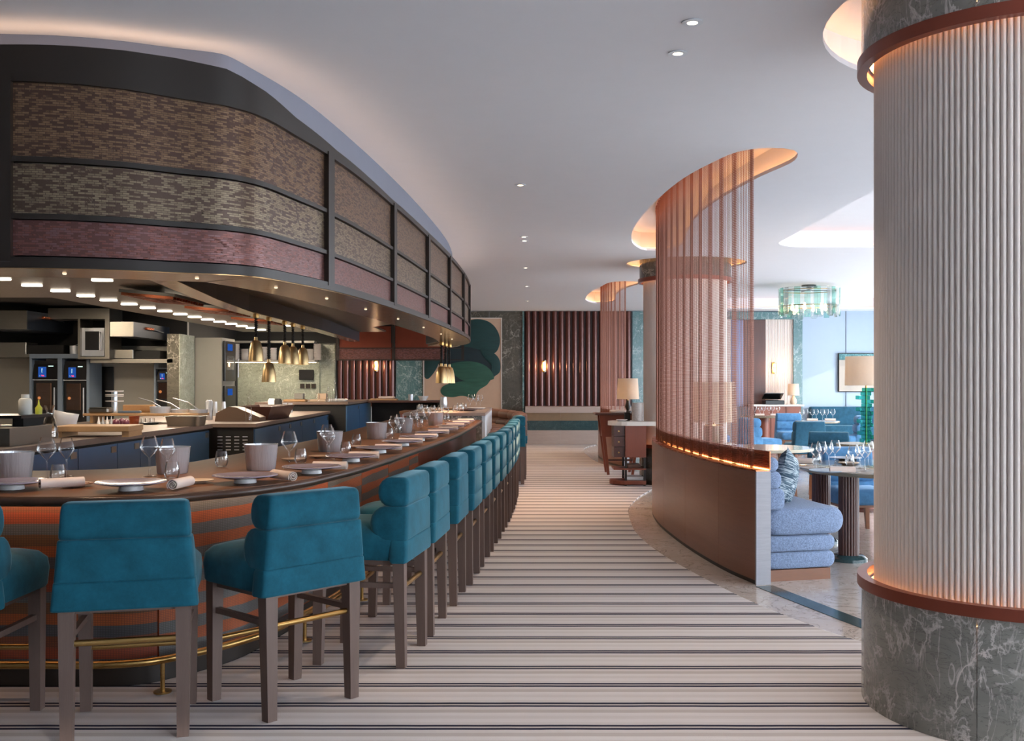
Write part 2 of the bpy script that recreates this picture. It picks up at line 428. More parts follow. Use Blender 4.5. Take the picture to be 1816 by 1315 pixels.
M['mos2'] = mosaic('olive_mosaic', C(82, 64, 54), C(118, 102, 82), C(142, 126, 102))
M['mos3'] = mosaic('plum_mosaic', C(98, 64, 60), C(124, 76, 66), C(120, 90, 90))
OR, GR, RD, BR = C(196, 96, 40), C(112, 112, 112), C(178, 76, 40), C(132, 84, 48)
M['weaveA'] = weave('woven_panel_warm', [OR, BR, GR, RD, C(150, 78, 44), C(92, 92, 96)], 0.33)
M['weaveB'] = weave('woven_panel_striped', [OR, GR], 0.118, 0.03)
M['weaveC'] = weave('woven_panel_grey', [C(188, 100, 48), C(128, 124, 120), GR], 0.2, 0.05)
def shademat():
    t = NT('linen_shade'); tl = t.n('ShaderNodeBsdfTranslucent'); mx = t.n('ShaderNodeMixShader'); tl.inputs[0].default_value = C(240, 226, 208)
    t.set(t.mix(t.noise(t.coords(), 60, 2), C(236, 224, 210), C(224, 210, 196)), 0.9); mx.inputs[0].default_value = 0.45
    t.l(t.b.outputs[0], mx.inputs[1]); t.l(tl.outputs[0], mx.inputs[2]); t.l(mx.outputs[0], t.out.inputs[0]); return t.m
M['shade'] = shademat()
M['napkin'] = plain('blush_linen', C(224, 204, 192), 0.9, var=0.05, bump=0.2, bs=220)
M['plate'] = plain('lilac_glaze', C(150, 140, 156), 0.22, var=0.12, vs=14, Coat_Weight=0.4)
M['china'] = plain('white_china', C(226, 222, 220), 0.25, var=0.03)
M['sand'] = plain('sand_china', C(206, 180, 154), 0.35, var=0.05)
M['glass'] = thin_glass('clear_glass', (0.985, 0.985, 0.98), 0.2, milk=0.9)
M['aqua'] = thin_glass('aqua_glass', (0.74, 0.92, 0.87), 0.3, milk=1.0, gl=(0.8, 1, 0.95))
M['aquaclear'] = thin_glass('pale_aqua_glass', (0.95, 0.98, 0.96), 0.35)
M['emerald'] = thin_glass('emerald_glass', (0.22, 0.62, 0.56), 0.25, milk=0.3, gl=(0.10, 0.42, 0.38))
M['smoke'] = thin_glass('smoked_oven_glass', (0.28, 0.22, 0.18), 0.35)
M['peach'] = plain('peach_canvas', C(196, 164, 140), 0.8, var=0.06)
def leafmat(name, c1, c2, rot):
    t = NT(name); v = t.coords((1.5, 1, 9), rot=(0, rot, 0)); f = t.noise(v, 1.6, 5, 0.6, 0.8)
    t.set(t.mix(f, c1, c2), 0.55); return t.m
M['leaf1'] = leafmat('deep_teal_leaf', C(10, 38, 42), C(18, 72, 70), 0.3)
M['leaf2'] = leafmat('green_leaf', C(20, 62, 54), C(52, 104, 84), -0.3)
M['leaf3'] = leafmat('ink_leaf', C(12, 26, 36), C(20, 50, 56), 0.8)
M['led'] = emit('warm_led', (1.0, 0.42, 0.13), 9.0)
M['led_ring'] = emit('column_led', (1.0, 0.40, 0.14), 34.0)
M['led_pod'] = emit('warm_led_pod', (1.0, 0.42, 0.15), 8.0)
M['led_coffer'] = emit('soft_led_coffer', (1.0, 0.46, 0.26), 4.5)
M['led_white'] = emit('shelf_led', (1.0, 0.8, 0.55), 14.0)
M['lamp'] = emit('warm_lamp', (1.0, 0.78, 0.5), 12.0)
M['panel_light'] = emit('kitchen_light_panel', (1.0, 0.86, 0.68), 8.0)
M['screen'] = emit('blue_screen', (0.02, 0.09, 0.40), 0.7)
M['screen_red'] = emit('red_mark', (0.9, 0.08, 0.15), 1.2)
M['screen_white'] = emit('white_mark', (0.6, 0.9, 0.8), 1.2)
M['ovenglow'] = emit('oven_lamp', (1.0, 0.55, 0.25), 7.0)
def carpetmat():
    t = NT('striped_wool_carpet'); tc = t.n('ShaderNodeTexCoord'); sp = t.n('ShaderNodeSeparateXYZ'); t.l(tc.outputs['Object'], sp.inputs[0])
    wob = t.math('MULTIPLY', t.noise(t.coords((1.2, 0.3, 1)), 3.0, 3), 0.012)
    f = t.math('FRACT', t.math('DIVIDE', t.math('ADD', t.math('SUBTRACT', sp.outputs[1], 5.598 + 0.1525 - 0.006), wob), 0.305))
    nav = C(20, 32, 58); b1 = C(204, 198, 196); b2 = C(186, 178, 174); b3 = C(212, 207, 206)
    c = t.ramp(f, [(0.0, b3), (0.13, b2), (0.27, b1), (0.395, nav), (0.47, b2), (0.53, nav), (0.605, b1), (0.72, b3), (0.86, b1)], 'CONSTANT')
    st = t.noise(t.coords((2.0, 60, 1)), 2.0, 4); c = t.mix(t.math('MULTIPLY', st, 0.22), c, C(150, 138, 132))
    t.set(c, 1.0, 0, Specular_IOR_Level=0.0); t.bump(t.noise(t.coords((1, 1, 1)), 260, 2), 0.35, 0.004); return t.m
M['carpet'] = carpetmat()

# ------------------------------------------------------------------ the setting
XL, XR, YF, YB, ZC = -12.0, 10.0, -4.0, 25.0, 3.25
struct(MB().box(XL, XR, YF, YB + 0.3, -0.1, 0.0).build('floor', M['floor']))
floor = bpy.data.objects['floor']

# recesses of the ceiling: (outline, height, led material, lip)
def circle(cx, cy, r, n=56): return [(cx + r * math.cos(2 * PI * k / n), cy + r * math.sin(2 * PI * k / n)) for k in range(n)]
def rrect(x0, x1, y0, y1, r, n=8):
    out = []
    for cx, cy, a in ((x1 - r, y1 - r, 0), (x0 + r, y1 - r, PI / 2), (x0 + r, y0 + r, PI), (x1 - r, y0 + r, 1.5 * PI)):
        out += [(cx + r * math.cos(a + PI / 2 * k / n), cy + r * math.sin(a + PI / 2 * k / n)) for k in range(n + 1)]
    return out
def ccw(p):
    a = sum(p[i - 1][0] * p[i][1] - p[i][0] * p[i - 1][1] for i in range(len(p)))
    return p if a > 0 else p[::-1]
POD1 = [(1.83, 7.58), (1.65, 7.68), (1.49, 8.15), (1.37, 8.75), (1.285, 9.75), (1.25, 11.3), (1.30, 12.2), (1.43, 13.0), (1.66, 13.5), (1.92, 13.4),
        (2.02, 12.9), (1.93, 12.0), (1.84, 10.9), (1.84, 10.2), (1.90, 9.46), (2.01, 8.68), (2.14, 7.98), (2.03, 7.64)]
POD2 = [(1.75, 17.6), (1.55, 17.75), (1.42, 18.6), (1.32, 19.6), (1.29, 20.7), (1.36, 21.8), (1.62, 22.5), (1.9, 22.3), (1.95, 21.5), (1.86, 20.3), (1.9, 19.0), (2.05, 18.1), (2.0, 17.7)]
C1, C2, RC, RB = (2.255, 4.65), (2.39, 15.0), 0.685, 0.61
HOLES = [(ccw(spline(POD1, 0.12, True)), 0.26, 'led_pod'), (ccw(spline(POD2, 0.16, True)), 0.26, 'led_pod'),
         (circle(2.62, 4.82, 1.15), 0.24, 'led'), (circle(2.40, 15.0, 0.88), 0.24, 'led'),
         (ccw(rrect(3.2, 8.6, 6.6, 13.2, 0.55)), 0.24, 'led_coffer'), (ccw(rrect(3.0, 8.8, 19.6, 24.2, 0.6)), 0.26, 'led_coffer')]
def cpath(p): return p + [p[0], p[1]]
mb = MB()
loops = [[Vector((x, y, 0)) for x, y in ((XL, YF), (XR, YF), (XR, YB), (XL, YB))]] + [[Vector((x, y, 0)) for x, y in h[0][::-1]] for h in HOLES]
allp = [v for l in loops for v in l]
low = [mb.bm.verts.new((v.x, v.y, ZC)) for v in allp]
for tri in tessellate_polygon(loops): mb.face([low[i] for i in tri])
for h, hh, ml in HOLES:                      # lip edge, 2 cm thick
    n = len(h); a = mb.ring([(x, y, ZC) for x, y in h]); b = mb.ring([(x, y, ZC + 0.03) for x, y in h])
    for i in range(n): mb.face([a[i], a[(i + 1) % n], b[(i + 1) % n], b[i]])
ceiling = struct(mb.build('ceiling', M['ceil']))
for h, hh, ml in HOLES:
    p = cpath(h); o = offs(p, -0.13)[1:-1] if True else None
    n = len(o); mb = MB()
    i0 = mb.ring([(x, y, ZC + 0.03) for x, y in h[1:] + h[:1]]); a = mb.ring([(x, y, ZC + 0.03) for x, y in o]); b = mb.ring([(x, y, ZC + hh) for x, y in o])
    for i in range(n):
        j = (i + 1) % n
        mb.face([i0[i], i0[j], a[j], a[i]]); mb.face([a[i], a[j], b[j], b[i]])
    for tri in tessellate_polygon([[Vector((x, y, 0)) for x, y in o]]): mb.face([b[i] for i in tri])
    mb.build('cove_recess', M['ceil'], ceiling)
    st = offs(p, -0.085)[1:-1]; st2 = offs(p, -0.055)[1:-1]
    mb = MB(); a = mb.ring([(x, y, ZC + 0.045) for x, y in st]); b = mb.ring([(x, y, ZC + 0.045) for x, y in st2])
    for i in range(n): mb.face([a[i], a[(i + 1) % n], b[(i + 1) % n], b[i]])
    mb.build('cove_light_strip', M[ml], ceiling)
struct(MB().box(XL - 0.2, XR + 0.2, YF - 0.2, YB + 0.3, ZC + 0.6, ZC + 0.7).build('ceiling_slab', M['white']))
struct(MB().box(XL - 0.2, XL, YF, YB, 0, ZC + 0.6).build('wall_left', M['grey_panel']))
wb = struct(MB().box(XL, XR + 0.2, YB, YB + 0.2, 0, ZC + 0.6).build('wall_back', M['bluewall']))
mb = MB(); mb.box(XL, XR, YF - 0.2, YF, 0, 0.25).box(XL, XR, YF - 0.2, YF, 2.95, ZC + 0.6)
for x0, x1 in ((XL, 5.1), (9.3, XR)): mb.box(x0, x1, YF - 0.2, YF, 0.25, 2.95)
struct(mb.build('wall_front', M['white']))
mb = MB(); mb.box(XR, XR + 0.2, YF, YB, 0, 0.25).box(XR, XR + 0.2, YF, YB, 2.85, ZC + 0.6)
for k in range(6): mb.box(XR, XR + 0.2, -4.0 + 5.6 * k - 0.2, -4.0 + 5.6 * k + 0.3, 0.25, 2.85)
mb.box(XR, XR + 0.2, 24.0, YB, 0.25, 2.85)
wr = struct(mb.build('wall_right', M['white']))
for k in range(5):
    y0 = -3.7 + 5.6 * k; mb = MB()
    for t in (0, 1.27, 2.55, 3.83, 5.05): mb.box(XR + 0.08, XR + 0.14, y0 + t - 0.03 + (0.03 if t == 0 else 0), y0 + t + 0.03, 0.25, 2.85)
    mb.box(XR + 0.08, XR + 0.14, y0, y0 + 5.1, 0.25, 0.31).box(XR + 0.08, XR + 0.14, y0, y0 + 5.1, 2.79, 2.85)
    struct(mb.build('window_%d' % (k + 1), M['dark_metal']))

# pale stone strips and teal inlay in the floor
inl = [(1.775, 7.46), (2.09, 6.31), (2.35, 5.2)]
MB().sweep(spline([(1.77, 7.45), (1.92, 6.9), (2.09, 6.31), (2.4, 5.3)], 0.2), [(-0.07, 0.0), (0.07, 0.0), (0.07, 0.003), (-0.07, 0.003)]).build('inlay_strip', M['inlay'], floor)

# ---- back wall: rods, marble, art, bench
def rodrun(x0, x1, z0, z1, holder):
    n = int(round((x1 - x0) / 0.168)); w = (x1 - x0) / n
    me = None
    MB().box(x0, x1, YB - 0.06, YB - 0.03, z0, z1).build('rod_backing', M['rodback'], holder)
    for k in range(n):
        if me is None:
            o = MB().lathe([(0.064, 0), (0.064, z1 - z0)], 10, (0, 0, 0), PI, 2 * PI).build('half_round_rod', M['rods'], holder, 60); me = o.data
        else:
            o = bpy.data.objects.new('half_round_rod', me); COL.objects.link(o); o.parent = holder
        o.location = (x0 + w * (k + 0.5), YB - 0.06, z0)
rodrun(-4.58, -3.15, 0.9, ZC - 0.01, wb)
rodrun(0.03, 2.66, 0.91, ZC - 0.01, wb)
def slabs(x0, x1, z0, z1, m, n, name='marble_slab', y=0.05):
    for k in range(n):
        a = x0 + (x1 - x0) * k / n; b = x0 + (x1 - x0) * (k + 1) / n
        MB().box(a + 0.002, b - 0.002, YB - y, YB, z0, z1).build(name, m, wb)
slabs(-3.13, -2.48, 0.0, ZC - 0.01, M['marble_teal'], 1)
slabs(-2.48, -0.02, 0.0, ZC - 0.01, M['marble_dark'], 3)
MB().box(-0.02, 0.02, YB - 0.09, YB, 0, ZC - 0.01).build('corner_bead', M['marble_teal'], wb)
slabs(2.68, 2.98, 0.0, ZC - 0.01, M['marble_teal'], 1, y=0.07)
slabs(-4.98, -4.60, 0.0, ZC - 0.01, M['marble_pale'], 1, y=0.25)
slabs(6.63, 6.85, 0.0, ZC - 0.2, M['marble_teal'], 1, y=0.10)
MB().box(3.0, 6.85, YB - 0.12, YB, ZC - 0.21, ZC - 0.03).build('marble_lintel', M['marble_teal'], wb)
# window with blue glazing bars seen through the curtain
MB().box(5.12, 5.42, YB - 0.05, YB, 0.9, 3.03).build('blue_glass_panel', plain('blue_window_pane', C(120, 132, 166), 0.2), wb)
MB().box(5.42, 5.95, YB - 0.05, YB, 0.9, 3.03).build('dark_timber_panel', M['darkwood'], wb)
for k in range(18):                          # ivory fluted panel behind the till
    x = 5.97 + 0.036 * k
    o = MB().lathe([(0.017, 0), (0.017, 2.2)], 6, (0, 0, 0), PI, 2 * PI).build('flute', M['plaster'], wb, 60); o.location = (x, YB - 0.03, 0.85)
MB().box(5.95, 6.63, YB - 0.03, YB, 0.0, 3.05).build('ivory_panel', M['plaster'], wb)
MB().box(3.0, 5.1, YB - 0.03, YB, 0.0, 3.05).build('ivory_panel', M['plaster'], wb)
MB().box(7.94, 7.955, YB - 0.012, YB, 0.0, 3.25).build('wall_joint', M['bulk'], wb)

# layered stone bench wall at the end of the aisle
bw = thing('stone_bench_wall', 'low banded stone wall at the far end of the carpet', 'low wall', (0.95, 24.45, 0))
for nm, z0, z1, m, d in (('base_course', 0, 0.34, 'travertine', 0.06), ('teal_course', 0.34, 0.57, 'inlay', 0.0), ('ochre_course', 0.57, 0.76, 'ochre', 0.0), ('cap_stone', 0.76, 0.91, 'travertine', 0.05)):
    for k in range(3): MB().box(-0.90 + k * 0.85 + 0.001, -0.90 + (k + 1) * 0.85 - 0.001, -0.05 - d, 0.45, z0, z1).build(nm, M[m], bw)

# ---- large leaf artwork
art = thing('leaf_painting', 'large painting of overlapping dark green leaves on peach ground', 'painting', (-1.49, 24.94, 0))
MB().box(-0.945, 0.945, -0.02, 0.0, 0.4, 3.06).build('canvas', M['peach'], art)
for x0, x1, z0, z1 in ((-0.965, -0.945, 0.4, 3.08), (0.945, 0.965, 0.4, 3.08), (-0.945, 0.945, 3.06, 3.08)):
    MB().box(x0, x1, -0.035, 0.0, z0, z1).build('frame_edge', M['whitestone'], art)
def zx(px, py): q = W(640 + px / 4.384, 480 + py / 4.384, 24.9); return q[0] + 1.49, q[2]
def leaf(pts, m, y, dome):
    out = [zx(*p) for p in pts]; ring = spline(out, 0.06, True)
    ring = [(min(max(x, -0.94), 0.94), min(max(z, 0.42), 3.05)) for x, z in ring]; n = len(ring)
    cx = sum(p[0] for p in ring) / n; cz = sum(p[1] for p in ring) / n
    mb = MB(); a = mb.ring([(x, y, z) for x, z in ring]); b = mb.ring([(cx + (x - cx) * 0.62, y - dome * 0.75, cz + (z - cz) * 0.62) for x, z in ring]); c = mb.bm.verts.new((cx, y - dome, cz))
    for k in range(n):
        q = (k + 1) % n; mb.face([a[k], a[q], b[q], b[k]]); mb.face([b[k], b[q], c])
    mb.build('leaf', M[m], art, 60)
for pts, m, y, dome in (
    ([(560, 620), (700, 600), (840, 580), (940, 610), (965, 690), (870, 720), (760, 725), (690, 745), (600, 700)], 'leaf3', -0.022, 0.012),
    ([(600, 690), (760, 680), (960, 680), (1034, 780), (1010, 850), (930, 920), (800, 920), (690, 890), (640, 800)], 'leaf3', -0.0225, 0.010),
    ([(490, 640), (560, 610), (618, 632), (605, 720), (572, 788), (515, 846), (490, 820)], 'leaf1', -0.026, 0.014),
    ([(740, 480), (790, 410), (860, 384), (930, 380), (1000, 402), (1052, 452), (1079, 520), (1076, 585), (1050, 636), (1010, 650), (940, 622), (850, 598), (760, 580)], 'leaf1', -0.030, 0.016),
    ([(925, 612), (1000, 626), (1050, 655), (1079, 700), (1079, 790), (1045, 820), (1016, 838), (1034, 780), (1000, 722), (955, 672)], 'leaf1', -0.036, 0.012),
    ([(640, 900), (700, 878), (800, 862), (900, 868), (1000, 852), (985, 885), (925, 925), (900, 955), (886, 998), (850, 990), (790, 975), (710, 986), (640, 972), (618, 940)], 'leaf2', -0.034, 0.014),
    ([(680, 740), (760, 712), (860, 708), (935, 724), (990, 756), (1024, 800), (1036, 842), (990, 856), (930, 872), (860, 868), (780, 850), (715, 800)], 'leaf2', -0.046, 0.016)):
    leaf(pts, m, y, dome)

# ------------------------------------------------------------------ fluted columns
def ringpart(name, prof, m, root, n=72, a0=0.0, a1=2 * PI, sm=40): return MB().lathe(prof, n, (0, 0, 0), a0, a1).build(name, m, root, sm)
def column(c, label, big):
    root = thing('fluted_column', label, 'column', (c[0], c[1], 0.0))
    # marble base and capital as curved slabs
    ns = 6; a_off = math.radians(232)
    for k in range(ns):
        a0 = a_off + 2 * PI * k / ns + 0.0015; a1 = a_off + 2 * PI * (k + 1) / ns - 0.0015
        for nm, z0, z1 in (('base_slab', 0.015, 0.545), ('capital_slab', 3.02, 3.49)):
            pr = [(RC - 0.05, z0), (RC - 0.015, z0), (RC - 0.015, z1), (RC - 0.05, z1), (RC - 0.05, z0)]
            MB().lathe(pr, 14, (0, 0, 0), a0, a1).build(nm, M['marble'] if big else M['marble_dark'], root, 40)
    for z0, z1 in ((0.545, 0.595), (2.965, 3.02)):
        ringpart('copper_ring', [(RB + 0.035, z0), (RC + 0.005, z0), (RC + 0.005, z1), (RB + 0.035, z1), (RB + 0.035, z0)], M['copperred'], root)
    ringpart('trough', [(RB - 0.02, 0.47), (RC - 0.05, 0.47)], M['copper'], root); ringpart('trough', [(RB - 0.02, 3.09), (RC - 0.05, 3.09)], M['copper'], root)
    ringpart('light_ring', [(RB + 0.012, 0.50), (RB + 0.030, 0.50)], M['led_ring'], root, 48); ringpart('light_ring', [(RB + 0.012, 3.06), (RB + 0.030, 3.06)], M['led_ring'], root, 48)
    ringpart('shaft_core', [(RB - 0.012, 0.4), (RB - 0.012, 3.2)], M['plaster'], root)
    n = 150
    if big:
        w = RB * 2 * PI / n; me = None
        for k in range(n):
            if me is None:
                mb = MB(); pr = [(w * 0.47 * math.cos(t), w * 0.62 * math.sin(t)) for t in [PI * j / 6 for j in range(7)]]
                a = mb.ring([(RB - 0.012 + y, x, 0.45) for x, y in pr]); b = mb.ring([(RB - 0.012 + y, x, 3.15) for x, y in pr])
                for j in range(6): mb.face([a[j], a[j + 1], b[j + 1], b[j]])
                o = mb.build('rib', M['plaster'], root, 80); me = o.data
            else:
                o = bpy.data.objects.new('rib', me); COL.objects.link(o); o.parent = root
            o.rotation_euler = (0, 0, 2 * PI * k / n)
    else:
        mb = MB(); m = n * 4
        rr = [RB - 0.012 + 0.014 * abs(math.sin(PI * k / 4)) for k in range(m)]
        mb.loft([[(r * math.cos(2 * PI * k / m), r * math.sin(2 * PI * k / m), z) for k, r in enumerate(rr)] for z in (0.45, 3.15)], True, False)
        mb.build('fluted_shaft', M['plaster'], root, 50)
    return root
column(C1, 'huge ribbed ivory column with grey marble base in the right foreground', True)
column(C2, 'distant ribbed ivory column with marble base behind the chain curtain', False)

# ------------------------------------------------------------------ the long bar
BAR = spline([(-4.8, 4.58), (-3.4, 4.58), (-2.37, 4.60), (-1.93, 4.605), (-1.67, 4.69), (-1.49, 4.86), (-1.31, 5.10), (-1.185, 5.36), (-1.09, 5.78), (-0.985, 6.40),
              (-0.86, 7.69), (-0.69, 9.79), (-0.615, 11.8), (-0.575, 13.85)], 0.08)
SB = arclen(BAR)
INNER = spline([(-4.8, 5.95), (-2.9, 5.95), (-2.45, 6.08), (-2.2, 6.45), (-2.1, 7.1), (-1.9, 9.1), (-1.85, 11.9), (-1.85, 14.02)], 0.1)
ZT = 0.98
bar = thing('curved_bar_counter', 'long curved walnut bar counter with orange and grey woven front', 'bar counter', (-1.6, 9.0, 0))
poly = BAR + [(-0.62, 14.0), (-0.75, 14.05), (-1.85, 14.05)] + INNER[::-1]
mb = MB(); mb.prism(poly, ZT - 0.045, ZT)
mb.build('bar_top', M['barwood'], bar, None, True)
MB().tube([(x, y, ZT - 0.0225) for x, y in offs(BAR, 0.006)], 0.0222, 8).build('bar_top_edge', wood('walnut_edge', C(92, 64, 48), C(70, 48, 38), (6, 6, 2), 0.3), bar, 50, True)
PAN = offs(BAR, 0.34); SP = arclen(PAN)
sp_end = s_at_y(PAN, 9.9); s0 = 0.3; k = 0
marks = [SP[-1] * 0 + 0.25]
sref = min(range(len(PAN)), key=lambda i: abs(PAN[i][0] + 1.66) + abs(PAN[i][1] - 5.02))
st = SP[sref]
while st > 0.9: st -= 0.9
mats = ['weaveB', 'weaveA', 'weaveA', 'weaveB', 'weaveB', 'weaveC', 'weaveC', 'weaveB', 'weaveC', 'weaveB', 'weaveC']
while st < sp_end - 0.2:
    e = min(st + 0.9, sp_end)
    near = PAN[min(range(len(SP)), key=lambda i: abs(SP[i] - st - 0.4))]
    mname = 'weaveA' if near[0] < -1.7 else ('weaveB' if near[1] < 5.9 else ('weaveC' if k % 2 else 'weaveB'))
    MB().sweep(cut(PAN, st + 0.004, e - 0.004), [(0, 0.13), (0.03, 0.13), (0.03, ZT - 0.05), (0, ZT - 0.05)]).build('woven_panel', M[mname], bar, 40, True)
    st = e; k += 1
ep = cut(PAN, sp_end + 0.004, SP[-1]); eps = arclen(ep); epn = normals(ep)
ep = [(p[0] - n[0] * 0.27 * min(1, q / 1.6) ** 1.5, p[1] - n[1] * 0.27 * min(1, q / 1.6) ** 1.5) for p, n, q in zip(ep, epn, eps)] + [(-0.66, 13.99), (-1.1, 14.03)]
MB().sweep(ep, [(0, 0.13), (0.03, 0.13), (0.03, ZT - 0.05), (0, ZT - 0.05)]).build('mahogany_end_panel', M['redwood'], bar, 40, True)
MB().sweep(offs(PAN, 0.02), [(0, 0.0), (0.05, 0.0), (0.05, ZT - 0.06), (0.02, ZT - 0.06), (0.02, 0.12), (0, 0.12)]).build('plinth', M['dark_metal'], bar, 40, True)
MB().sweep(INNER, [(-0.02, 0.0), (-0.06, 0.0), (-0.06, ZT - 0.05), (-0.02, ZT - 0.05)]).build('service_side', M['redwood'], bar, 40, True)
MB().sweep(offs(BAR, 0.28), [(0.0, ZT - 0.062), (0.02, ZT - 0.062), (0.02, ZT - 0.046), (0.0, ZT - 0.046)]).build('under_bar_light', emit('under_bar_led', (1.0, 0.64, 0.38), 8.0), bar, None, True)
RAIL = offs(BAR, 0.17)
MB().tube([(x, y, 0.17) for x, y in RAIL], 0.019, 10).build('foot_rail', M['brass'], bar, 60, True)
s = arclen(RAIL); d = s[min(range(len(RAIL)), key=lambda i: abs(RAIL[i][0] + 1.69) + abs(RAIL[i][1] - 4.8))] - 1.1 * 2
while d < s[-1]:
    x, y = atlen(RAIL, s, d)
    mb = MB(); mb.cyl((x, y, 0.014), (x, y, 0.165), 0.011, n=10).cyl((x, y, 0.014), (x, y, 0.022), 0.042, n=16)
    mb.build('rail_post', M['brass'], bar, 40, True); d += 1.1

# marble service block closing the bar
blk = thing('marble_service_block', 'veined grey marble service block at the end of the bar', 'counter', (-1.06, 15.5, 0))
MB().box(-0.56, 0.485, -1.42, 1.6, 0.0, 1.03).build('block_body', M['marble'], blk)
MB().box(0.487, 0.53, -1.42, 1.6, 0.0, 1.03).build('end_slab', M['white'], blk)
MB().box(-0.6, 0.532, -1.44, 1.6, 1.032, 1.07).build('top_slab', M['travertine'], blk)
# far bend of the bar beyond the block
FB = spline([(-0.68, 17.12), (-0.78, 17.7), (-1.05, 18.3), (-1.55, 18.7), (-2.2, 18.8)], 0.1)
fb = thing('far_bar_bend', 'far end of the bar bending left behind the marble block', 'bar counter', (-1.0, 18.5, 0))
MB().prism(FB + [(-2.2, 18.0), (-1.8, 17.8), (-1.6, 17.12)], 0.94, 0.98).build('bar_top', M['barwood'], fb, None, True)
MB().sweep(offs(FB, 0.3), [(0, 0), (0.03, 0), (0.03, 0.93), (0, 0.93)]).build('front_panel', M['redwood'], fb, 40, True)

# ------------------------------------------------------------------ extractor hood above the bar
HT = [(-6.5, 4.80, 3.12, 2.975), (-4.5, 4.82, 3.12, 2.975), (-2.508, 4.865, 3.12, 2.976), (-2.24, 4.90, 3.127, 2.976), (-1.984, 4.975, 3.13, 2.97), (-1.733, 5.09, 3.125, 2.955), (-1.50, 5.19, 3.10, 2.94), (-1.388, 5.30, 3.05, 2.925),
      (-1.267, 5.657, 2.975, 2.90), (-1.134, 6.226, 2.915, 2.875), (-0.978, 7.557, 2.865, 2.845), (-0.843, 9.25, 2.845, 2.82), (-0.772, 10.53, 2.845, 2.82), (-0.72, 11.79, 2.83, 2.81), (-0.705, 13.03, 2.82, 2.80), (-0.78, 14.4, 2.82, 2.80), (-1.05, 15.6, 2.82, 2.80)]
HOOD = spline([(a, b) for a, b, c, d in HT], 0.08); SH = arclen(HOOD)
raw = [(a, b) for a, b, c, d in HT]; key = []
for a, b, c, d in HT:
    i = min(range(len(HOOD)), key=lambda q: (HOOD[q][0] - a) ** 2 + (HOOD[q][1] - b) ** 2); key.append((SH[i], c, d))
def lerp_key(s, j):
    for q, w in zip(key, key[1:]):
        if q[0] <= s <= w[0]: return q[j] + (w[j] - q[j]) * (s - q[0]) / max(1e-6, w[0] - q[0])
    return key[-1][j] if s > key[0][0] else key[0][j]
def ztop(s): return lerp_key(s, 1)
def zpan(s): return lerp_key(s, 2)
ZB = 2.05
hood = thing('canopy_hood', 'long dark bronze canopy hood clad in brown and plum mosaic panels over the bar', 'canopy hood', (-1.6, 9.0, 2.05))
def hs(path_s0, path_s1, f0, f1, o0, o1, name, m, uoff=0.0):
    """strip of the hood between height fractions f0..f1 (of the panel height) and offsets o0..o1"""
    p = cut(HOOD, path_s0, path_s1); s = [path_s0 + a for a in arclen(p)]
    def zz(sv, f): return ZB + f * (zpan(sv) - ZB) if f is not None else ztop(sv)
    MB().sweep(p, lambda i: [(o0, zz(s[i], f0)), (o1, zz(s[i], f0)), (o1, zz(s[i], f1)), (o0, zz(s[i], f1))]).build(name, m, hood, 35, True)
ROWS = [(0.062, 0.252, 'mos3'), (0.283, 0.548, 'mos2'), (0.580, 0.985, 'mos1')]
mull = [SH[min(range(len(HOOD)), key=lambda i: abs(HOOD[i][0] + 2.46) + 0.2 * abs(HOOD[i][1] - 4.87))]] + [s_at_y(HOOD, y) for y in (6.08, 7.62, 9.1, 10.6, 12.1, 13.5, 14.9)]
L = SH[-1]
hs(0, L, 0.0, 0.055, -0.012, 0.05, 'bottom_rail', M['dark_metal'])
for f in (0.267, 0.564): hs(0, L, f - 0.014, f + 0.014, -0.006, 0.03, 'rail', M['dark_metal'])
hs(0, L, 0.99, None, 0.0, 0.06, 'cornice', M['dark_metal'])
hs(0, L, 0.965, 1.0, -0.01, 0.05, 'top_rail', M['dark_metal'])
edges = [0.0] + mull + [L]
for a, b in zip(edges, edges[1:]):
    w = 0.035
    for f0, f1, m in ROWS: hs(a + w, b - w, f0 + 0.003, f1 - 0.003, 0.014, 0.035, 'mosaic_panel', M[m])
for sm in mull: hs(sm - 0.045, sm + 0.045, 0.03, 0.99, -0.016, 0.04, 'mullion', M['dark_metal'])
INH = offs(HOOD, 0.42)
MB().sweep(HOOD, [(0.0, ZB - 0.004), (0.42, ZB - 0.004), (0.42, ZB + 0.03), (0.0, ZB + 0.03)]).build('soffit', M['brass_dim'], hood, 35, True)
MB().sweep(INH, [(0.0, ZB + 0.03), (0.03, ZB + 0.03), (0.03, 2.62), (0.0, 2.62)]).build('inner_skirt', M['darkblue'], hood, 35, True)
def ztl(i): return ztop(SH[i])
MB().sweep(HOOD, lambda i: [(0.04, ztl(i) - 0.03), (0.4, ztl(i) - 0.03), (0.4, ztl(i) - 0.002), (0.04, ztl(i) - 0.002)]).build('top_ledge', M['matte_black'], hood, 35, True)
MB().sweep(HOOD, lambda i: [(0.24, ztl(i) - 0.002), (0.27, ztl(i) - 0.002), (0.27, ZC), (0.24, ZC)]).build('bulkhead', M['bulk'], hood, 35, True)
MB().sweep(offs(HOOD, 0.10), lambda i: [(0.0, ztl(i)), (0.03, ztl(i)), (0.03, ztl(i) + 0.008), (0.0, ztl(i) + 0.008)]).build('uplight_strip', emit('hood_uplight', (1.0, 0.64, 0.42), 6.0), hood, None, True)
